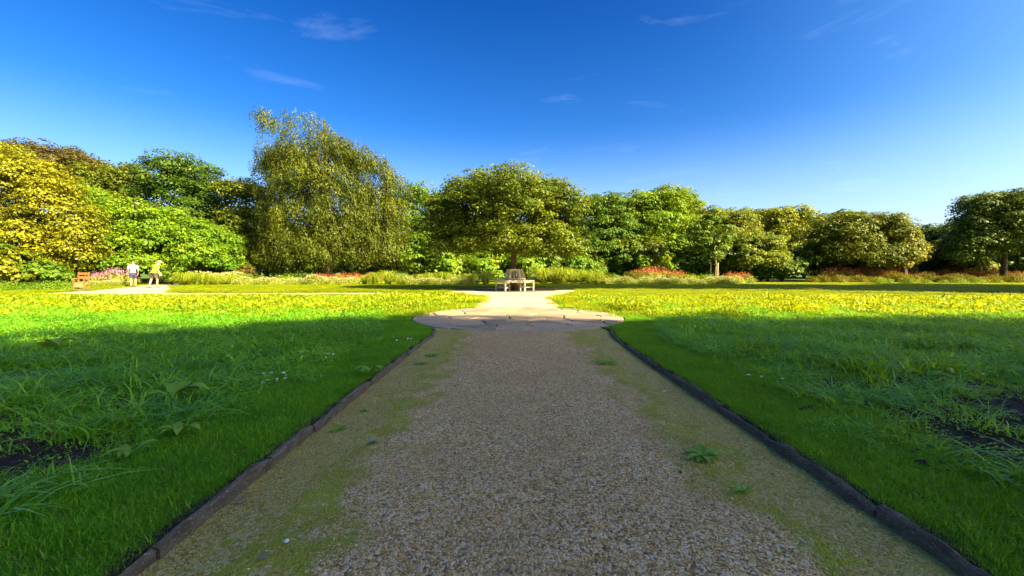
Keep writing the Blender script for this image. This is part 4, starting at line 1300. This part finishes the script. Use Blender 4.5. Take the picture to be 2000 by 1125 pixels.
# ------------------------------------------------------------------ people
def skin_mesh(name, joints, edges, mat, parent, root_i=0, sub=2):
    me = bpy.data.meshes.new(name)
    me.from_pydata([j[0] for j in joints], edges, [])
    o = bpy.data.objects.new(name, me); link(o, parent)
    md = o.modifiers.new('skin', 'SKIN')
    md.use_smooth_shade = True
    lay = me.skin_vertices[0] if me.skin_vertices else None
    if lay is None:
        bm = bmesh.new(); bm.from_mesh(me); bm.verts.layers.skin.verify(); bm.to_mesh(me); bm.free(); lay = me.skin_vertices[0]
    for i, j in enumerate(joints):
        r = j[1]
        lay.data[i].radius = (r, r) if isinstance(r, (int, float)) else r
        lay.data[i].use_root = (i == root_i)
    s = o.modifiers.new('sub', 'SUBSURF'); s.levels = sub; s.render_levels = sub
    me.materials.append(mat)
    return o
def person(loc, rz, H, label, shirt, shorts, hat, stride, bend, bag_side):
    """faces local +Y"""
    k = H / 1.75
    root = empty('person', loc, rz, label, 'person')
    j = []; e = []
    def add(p, r, par=None):
        j.append((Vector(p) * k, r * k if isinstance(r, (int, float)) else (r[0] * k, r[1] * k)))
        if par is not None: e.append((par, len(j) - 1))
        return len(j) - 1
    b = bend
    pel = add((0, 0, .93), .13)
    wa = add((0, .02 + b * .1, 1.08), .12, pel)
    ch = add((0, .04 + b * .4, 1.28), .145, wa)
    sc_ = add((0, .04 + b * .62, 1.43), .10, ch)
    nk = add((0, .06 + b * .85, 1.50), .055, sc_)
    h1 = add((0, .09 + b * 1.15, 1.59), .082, nk)
    h2 = add((0, .10 + b * 1.3, 1.68), .078, h1)
    sh = {}
    for sx in (-1, 1):
        s1 = add((sx * .185, .03 + b * .6, 1.41), .062, sc_)
        el = add((sx * .25, .00 + b * .75 - .06 * sx * stride, 1.14), .042, s1)
        wr = add((sx * .225, .16 + b * .9 - .10 * sx * stride, .93), .028, el)
        pa = add((sx * .215, .20 + b * .95 - .11 * sx * stride, .86), (.036, .02), wr)
        for f in range(4):
            yy = -.028 + f * .019
            f1 = add((sx * .21, .215 + b * .95 - .11 * sx * stride + yy, .80), .0085, pa)
            add((sx * .195, .235 + b * .95 - .11 * sx * stride + yy, (.775, .765, .768, .78)[f]), .0075, f1)
        th = add((sx * .19, .245 + b * .95 - .11 * sx * stride, .84), .010, pa)
        add((sx * .18, .26 + b * .95 - .11 * sx * stride, .805), .009, th)
        hp = add((sx * .095, 0, .87), .095, pel)
        st = sx * stride
        kn = add((sx * .10, .03 + .16 * st, .49 if st >= 0 else .48), .058, hp)
        cf = add((sx * .10, -.01 + .17 * st, .34), .056, kn)
        an = add((sx * .10, .22 * st - .02, .09), .036, cf)
        add((sx * .11, .22 * st + .12, .045), .034, an)
        sh[sx] = (s1, el, hp, kn, an, st)
    skin_mesh('body', j, e, M['skin'], root)
    P = lambda i: j[i][0] / k
    # nose, ears
    mb = MB(); hc = Vector(P(h1)).lerp(P(h2), .5)
    mb.tube([(hc + Vector((0, .075, .03))) * k, (hc + Vector((0, .105, -.015))) * k], [.008 * k, .016 * k], 6)
    mb.build('nose', M['skin'], root, True)
    for sx in (-1, 1):
        MB().box((hc + Vector((sx * .083, 0, 0))) * k, (.016 * k, .035 * k, .055 * k)).build('ear', M['skin'], root)
    # shirt
    sj = [(P(pel) * k + Vector((0, 0, .02)), .155 * k), (P(wa) * k, .15 * k), (P(ch) * k, .175 * k), (P(sc_) * k, .115 * k)]
    se = [(0, 1), (1, 2), (2, 3)]
    for sx in (-1, 1):
        s1, el = sh[sx][0], sh[sx][1]
        sj.append((P(s1) * k, .085 * k)); a = len(sj) - 1; se.append((3, a))
        sj.append((P(s1).lerp(P(el), .75) * k, .07 * k)); se.append((a, a + 1))
    skin_mesh('shirt', sj, se, M[shirt], root, 1)
    # shorts
    sj = [(Vector((0, 0, .95)) * k, .158 * k)]; se = []
    for sx in (-1, 1):
        hp, kn = sh[sx][2], sh[sx][3]
        sj.append((P(hp) * k, .115 * k)); a = len(sj) - 1; se.append((0, a))
        sj.append((P(hp).lerp(P(kn), .85) * k, .088 * k)); se.append((a, a + 1))
    skin_mesh('shorts', sj, se, M[shorts], root, 0)
    for sx in (-1, 1):
        an, st = sh[sx][4], sh[sx][5]
        ap = P(an)
        skin_mesh('shoe', [((ap + Vector((0, -.05, -.045))) * k, .045 * k), ((ap + Vector((0, .06, -.05))) * k, .045 * k), ((ap + Vector((0, .17, -.06))) * k, .035 * k)], [(0, 1), (1, 2)], M['shoe'], root, 0)
    hr = MB(); hr.lathe((hc + Vector((0, -.018, -.01))) * k, [(.03 * k, -.07 * k), (.083 * k, -.03 * k), (.092 * k, .03 * k), (.075 * k, .09 * k), (.03 * k, .115 * k)], 12)
    hr.build('hair', M['hair'], root, True)
    tp = (hc + Vector((0, 0, .05))) * k
    if hat == 'straw':
        MB().lathe(tp, [(.185 * k, -.012 * k), (.19 * k, 0), (.11 * k, .012 * k), (.1 * k, .08 * k), (.06 * k, .105 * k)], 18).build('sun_hat', M['straw'], root, True)
    else:
        c = MB(); c.lathe(tp, [(.1 * k, 0), (.1 * k, .04 * k), (.06 * k, .085 * k)], 14); c.box(tp + Vector((0, .13, .008)) * k, (.15 * k, .12 * k, .012 * k)); c.build('cap', M['dark_cap'], root)
    bs = bag_side
    MB().box(Vector((bs * .23, .0, .90)) * k, (.10 * k, .26 * k, .22 * k)).build('shoulder_bag', M['bag'], root)
    MB().bar(Vector((bs * .2, -.10, 1.0)) * k, Vector((-bs * .1, -.11, 1.44)) * k, .03 * k, .012 * k, Vector((0, 1, 0))).build('bag_strap', M['bag'], root)
d = 25.2
person((gx(260, d), d, ZS), R(40), 1.66, 'person in a white shirt and navy shorts walking along the sunlit path', 'white_shirt', 'navy', 'cap', .55, .22, -1)
d = 24.2
person((gx(300, d), d, ZS), R(-18), 1.62, 'person in a lime green shirt, patterned shorts and a straw sun hat walking', 'lime_shirt', 'camo', 'straw', .8, .22, -1)

# ------------------------------------------------------------------ small things on path and lawn
def litter():
    rnd = random.Random(8)
    for i in range(16):
        sx = rnd.choice((-1, 1)); y = rnd.uniform(1.5, 5.6); x = .12 + sx * rnd.uniform(.7, 1.25)
        L = rnd.uniform(.018, .035)
        P = [(t * L - L / 2, 0, L * .12 * math.sin(t * 3.1)) for t in (0, .35, .7, 1)]
        vv, ff = leaf_blade(P, [.001, L * .26, L * .22, .0005])
        o = mesh_obj('fallen_leaf', vv, ff, M[rnd.choice(['dry_leaf', 'twig'])], None, True)
        o.location = (x, y, path_z(x, y) + .006); o.rotation_euler = (rnd.uniform(-.3, .3), rnd.uniform(-.3, .3), rnd.uniform(0, 6))
        tag(o, 'tiny dry leaf scrap lying on the mossy margin of the gravel path', 'leaf', 'leaf scraps on the path margins')
def leaf_blade(pts, wid, seg_up=(0, 0, 1)):
    """ribbon leaf with a midrib fold"""
    vv = []; ff = []
    n = len(pts)
    for i, p in enumerate(pts):
        p = Vector(p); dd = (Vector(pts[min(i + 1, n - 1)]) - Vector(pts[max(0, i - 1)])).normalized()
        s_ = dd.cross(Vector(seg_up)).normalized() * wid[i]
        vv += [p - s_ + Vector((0, 0, abs(wid[i]) * .35)), p, p + s_ + Vector((0, 0, abs(wid[i]) * .35))]
    for i in range(n - 1):
        a = i * 3
        ff += [(a, a + 1, a + 4, a + 3), (a + 1, a + 2, a + 5, a + 4)]
    return vv, ff
def rosette(px, py, r, n, label, seed, lift=.5):
    x, y = gp(px, py)
    rnd = random.Random(seed)
    root = empty('weed', (x, y, path_z(x, y) + .001), 0, label, 'weed')
    for k in range(n):
        a = 2 * math.pi * k / n + rnd.uniform(-.25, .25); L = r * rnd.uniform(.65, 1.1); up = lift * rnd.uniform(.5, 1.2)
        P = [(math.cos(a) * L * t, math.sin(a) * L * t, L * up * (t - .75 * t * t)) for t in (0.02, .25, .5, .75, 1)]
        w = [.003, r * .10, r * .15, r * .12, .001]
        vv, ff = leaf_blade(P, w)
        mesh_obj('leaf', vv, ff, M['weed'], root, True)
rosette(1380, 885, .125, 12, 'largest leafy weed rosette growing on the right side of the path', 1, .7)
rosette(1185, 705, .14, 9, 'weed on the mossy strip at the right, nearest the paved circle', 2, .4)
rosette(1460, 955, .06, 5, 'small bright green seedling on the path near the right kerb', 3, 1.2)
rosette(708, 795, .05, 7, 'small weed at the foot of the left kerb, middle distance', 4, .6)
rosette(655, 830, .07, 9, 'creeping weed against the left kerb below the smaller one', 5, .3)
rosette(842, 690, .12, 8, 'weed on the path near the left kerb end by the paved circle', 6, .4)
rosette(1335, 905, .03, 5, 'tiny weed beside the largest rosette on the path', 7, .5)
rosette(820, 705, .1, 7, 'flat weed on the path beside the left kerb', 8, .3)

def fallen_leaf():
    x, y = gp(725, 860)
    root = empty('fallen_leaf', (x, y, ZP + .022), R(35), 'curled pale olive fallen leaf with long stalk on the left of the path', 'leaf')
    P = [(t * .085 - .04, 0, .012 * math.sin(t * 3.1)) for t in (0, .2, .4, .6, .8, 1)]
    vv, ff = leaf_blade(P, [.002, .017, .024, .021, .012, .001])
    mesh_obj('blade', vv, ff, M['dry_leaf'], root, True)
    MB().tube([(-.04, 0, 0), (-.075, -.012, -.002), (-.11, -.035, -.004)], [.0013, .0012, .001], 5).build('stalk', M['dry_leaf'], root)
fallen_leaf()
litter()
def small_bit(name, px, py, size, mat, label, cat, flat=.35):
    x, y = gp(px, py)
    bm = bmesh.new(); bmesh.ops.create_icosphere(bm, subdivisions=2, radius=.5)
    rr = random.Random(int(px * 7 + py))
    for v in bm.verts:
        v.co *= rr.uniform(.88, 1.08); v.co.z *= flat
        v.co.x *= 1.4
    bm.transform(Matrix.Scale(size, 4))
    me = bpy.data.meshes.new(name); bm.to_mesh(me); bm.free(); me.materials.append(M[mat])
    o = bpy.data.objects.new(name, me); link(o); o.location = (x, y, ZP + .018); o.rotation_euler = (0, 0, rr.uniform(0, 3))
    tag(o, label, cat)
small_bit('shell_fragment', 1274, 893, .014, 'shell', 'pale blue white shell fragment left of the largest weed', 'shell')
small_bit('shell_fragment', 1300, 760, .018, 'shell', 'small white shell fragment on the mossy right strip', 'shell')
small_bit('stone', 1140, 883, .011, 'shell', 'small bluish pebble on the middle right of the path', 'stone', .6)
small_bit('stone', 548, 1055, .016, 'shell', 'pale grey stone on the mossy left strip', 'stone', .6)
small_bit('bark_chip', 500, 1085, .030, 'twig', 'dark bark chip on the moss near the bottom left of the path', 'bark', .3)
small_bit('bark_chip', 458, 975, .030, 'twig', 'flat brown bark chip at the foot of the left kerb', 'bark', .3)
small_bit('stone', 1335, 918, .016, 'kerb_dark', 'dark pebble below the largest weed', 'stone', .7)
def twig(px, py, L, rz, label):
    x, y = gp(px, py)
    o = MB().tube([(-L / 2, 0, 0), (0, L * .06, .004), (L / 2, 0, .002)], [.0025, .003, .0015], 6).build('twig', M['twig'])
    o.location = (x, y, ZP + .018); o.rotation_euler = (0, 0, rz); tag(o, label, 'twig')
twig(802, 705, .12, R(40), 'pale twig lying beside the left kerb near its far end')
twig(470, 965, .10, R(55), 'short twig lying against the left kerb in the foreground')

# daisies
def daisy_meshes():
    mb = MB(); n = 11
    for k in range(n):
        a = 2 * math.pi * k / n; b = len(mb.v)
        c, s = math.cos(a), math.sin(a); pc, ps_ = -s * .0028, c * .0028
        mb.v += [Vector((c * .002, s * .002, 0)), Vector((c * .009 + pc, s * .009 + ps_, .001)), Vector((c * .014, s * .014, .0)), Vector((c * .009 - pc, s * .009 - ps_, .001))]
        mb.f.append((b, b + 1, b + 2, b + 3))
    o1 = mb.build('petals', M['white_petal']); o2 = MB().lathe((0, 0, 0), [(.004, -.001), (.0045, .001), (.002, .003)], 8).build('disc', M['yellow_disc'])
    o3 = MB().tube([(0, 0, -.07), (0, 0, 0)], [.0009, .0009], 4).build('stalk', M['weed'])
    r = [o.data for o in (o1, o2, o3)]
    for o in (o1, o2, o3): bpy.data.objects.remove(o)
    return r
DM = daisy_meshes()
drnd = random.Random(12)
def daisies(n, px0, px1, py0, py1, label, group, z=.07, s0=1.2):
    for i in range(n):
        x, y = gp(drnd.uniform(px0, px1), drnd.uniform(py0, py1))
        r = empty('daisy', (x, y, z * drnd.uniform(.85, 1.1)), drnd.uniform(0, 6), label, 'daisy', group)
        r.rotation_euler = (drnd.uniform(-.1, .5), drnd.uniform(-.25, .25), drnd.uniform(0, 6)); s = s0 * drnd.uniform(.55, .85); r.scale = (s, s, s)
        for nm, me in zip(('petals', 'disc', 'stalk'), DM): link(bpy.data.objects.new(nm, me), r)
daisies(14, 585, 650, 690, 712, 'white daisy of the upper cluster in the shaded left grass', 'upper left daisies', .07, 1.5)
daisies(13, 490, 575, 735, 766, 'white daisy of the lower cluster in the left grass', 'lower left daisies', .06, 1.3)
daisies(10, 745, 815, 664, 685, 'white daisy near the far end of the left kerb', 'daisies by the left kerb end', .05, 1.5)
daisies(7, 1460, 1535, 742, 758, 'white daisy in the short grass right of the path', 'daisies right of the path', .05, 1.3)
daisies(3, 1325, 1335, 672, 680, 'white daisy near the far end of the right kerb', 'daisies by the right kerb end', .05, 1.5)

# tall weeds standing above the meadow at the shadow edge, and broad dock leaves
def tall_weed(x, y, H, n, label, seed, group=None):
    rnd = random.Random(seed)
    root = empty('tall_weed', (x, y, 0), 0, label, 'weed', group)
    MB().tube([(0, 0, 0), (.02, .01, H * .5), (.01, .03, H)], [.005, .004, .002], 5).build('stem', M['weed'], root)
    for k in range(n):
        z = H * (.15 + .8 * k / n); a = k * 2.4; L = .13 * (1 - .45 * k / n)
        P = [(math.cos(a) * L * t, math.sin(a) * L * t, z + L * (.9 * t - .7 * t * t)) for t in (0, .33, .66, 1)]
        vv, ff = leaf_blade(P, [.003, .014, .013, .001]); mesh_obj('leaf', vv, ff, M['weed'], root, True)
for i, (px, py, H) in enumerate([(636, 668, .40), (668, 665, .45), (690, 672, .36), (655, 680, .34), (715, 668, .33), (605, 675, .33)]):
    x, y = gp(px, py); tall_weed(x, y, H, 12, 'tall leafy weed of the group standing at the shadow edge left of the path', 20 + i, 'tall weeds at the shadow edge left')
for i, (px, py, H) in enumerate([(1275, 628, .30), (1330, 638, .28), (1420, 640, .28), (1560, 648, .26)]):
    x, y = gp(px, py); tall_weed(x, y, H, 10, 'leafy weed standing along the shadow edge right of the paved circle', 40 + i, 'tall weeds at the shadow edge right')
def dock(px, py, r, n, seed, label):
    x, y = gp(px, py); rnd = random.Random(seed)
    root = empty('dock_plant', (x, y, 0.0), 0, label, 'plant')
    for k in range(n):
        a = rnd.uniform(0, 6.28); L = r * rnd.uniform(.7, 1.2)
        P = [(math.cos(a) * L * t, math.sin(a) * L * t, .03 + L * (1.2 * t - .95 * t * t)) for t in (0.02, .25, .5, .75, 1)]
        vv, ff = leaf_blade(P, [.004, r * .15, r * .21, r * .16, .002]); mesh_obj('leaf', vv, ff, M['weed'], root, True)
for a in [(245, 905, .10, 7, 1, 'broad grey green dock leaves in the near left grass'), (345, 860, .12, 7, 2, 'dock plant with glossy leaves at the edge of the mown left strip'),
          (330, 790, .22, 6, 3, 'large arching dock leaves in the middle of the left meadow'), (90, 690, .35, 5, 4, 'long pale dock leaves at the far left of the shaded meadow'),
          (720, 735, .14, 8, 5, 'leafy dock plant beside the left kerb'), (1820, 750, .16, 5, 6, 'dock plant in the right meadow near the bare soil')]:
    dock(*a)

scene.render.resolution_x = 1024
scene.render.resolution_y = 576
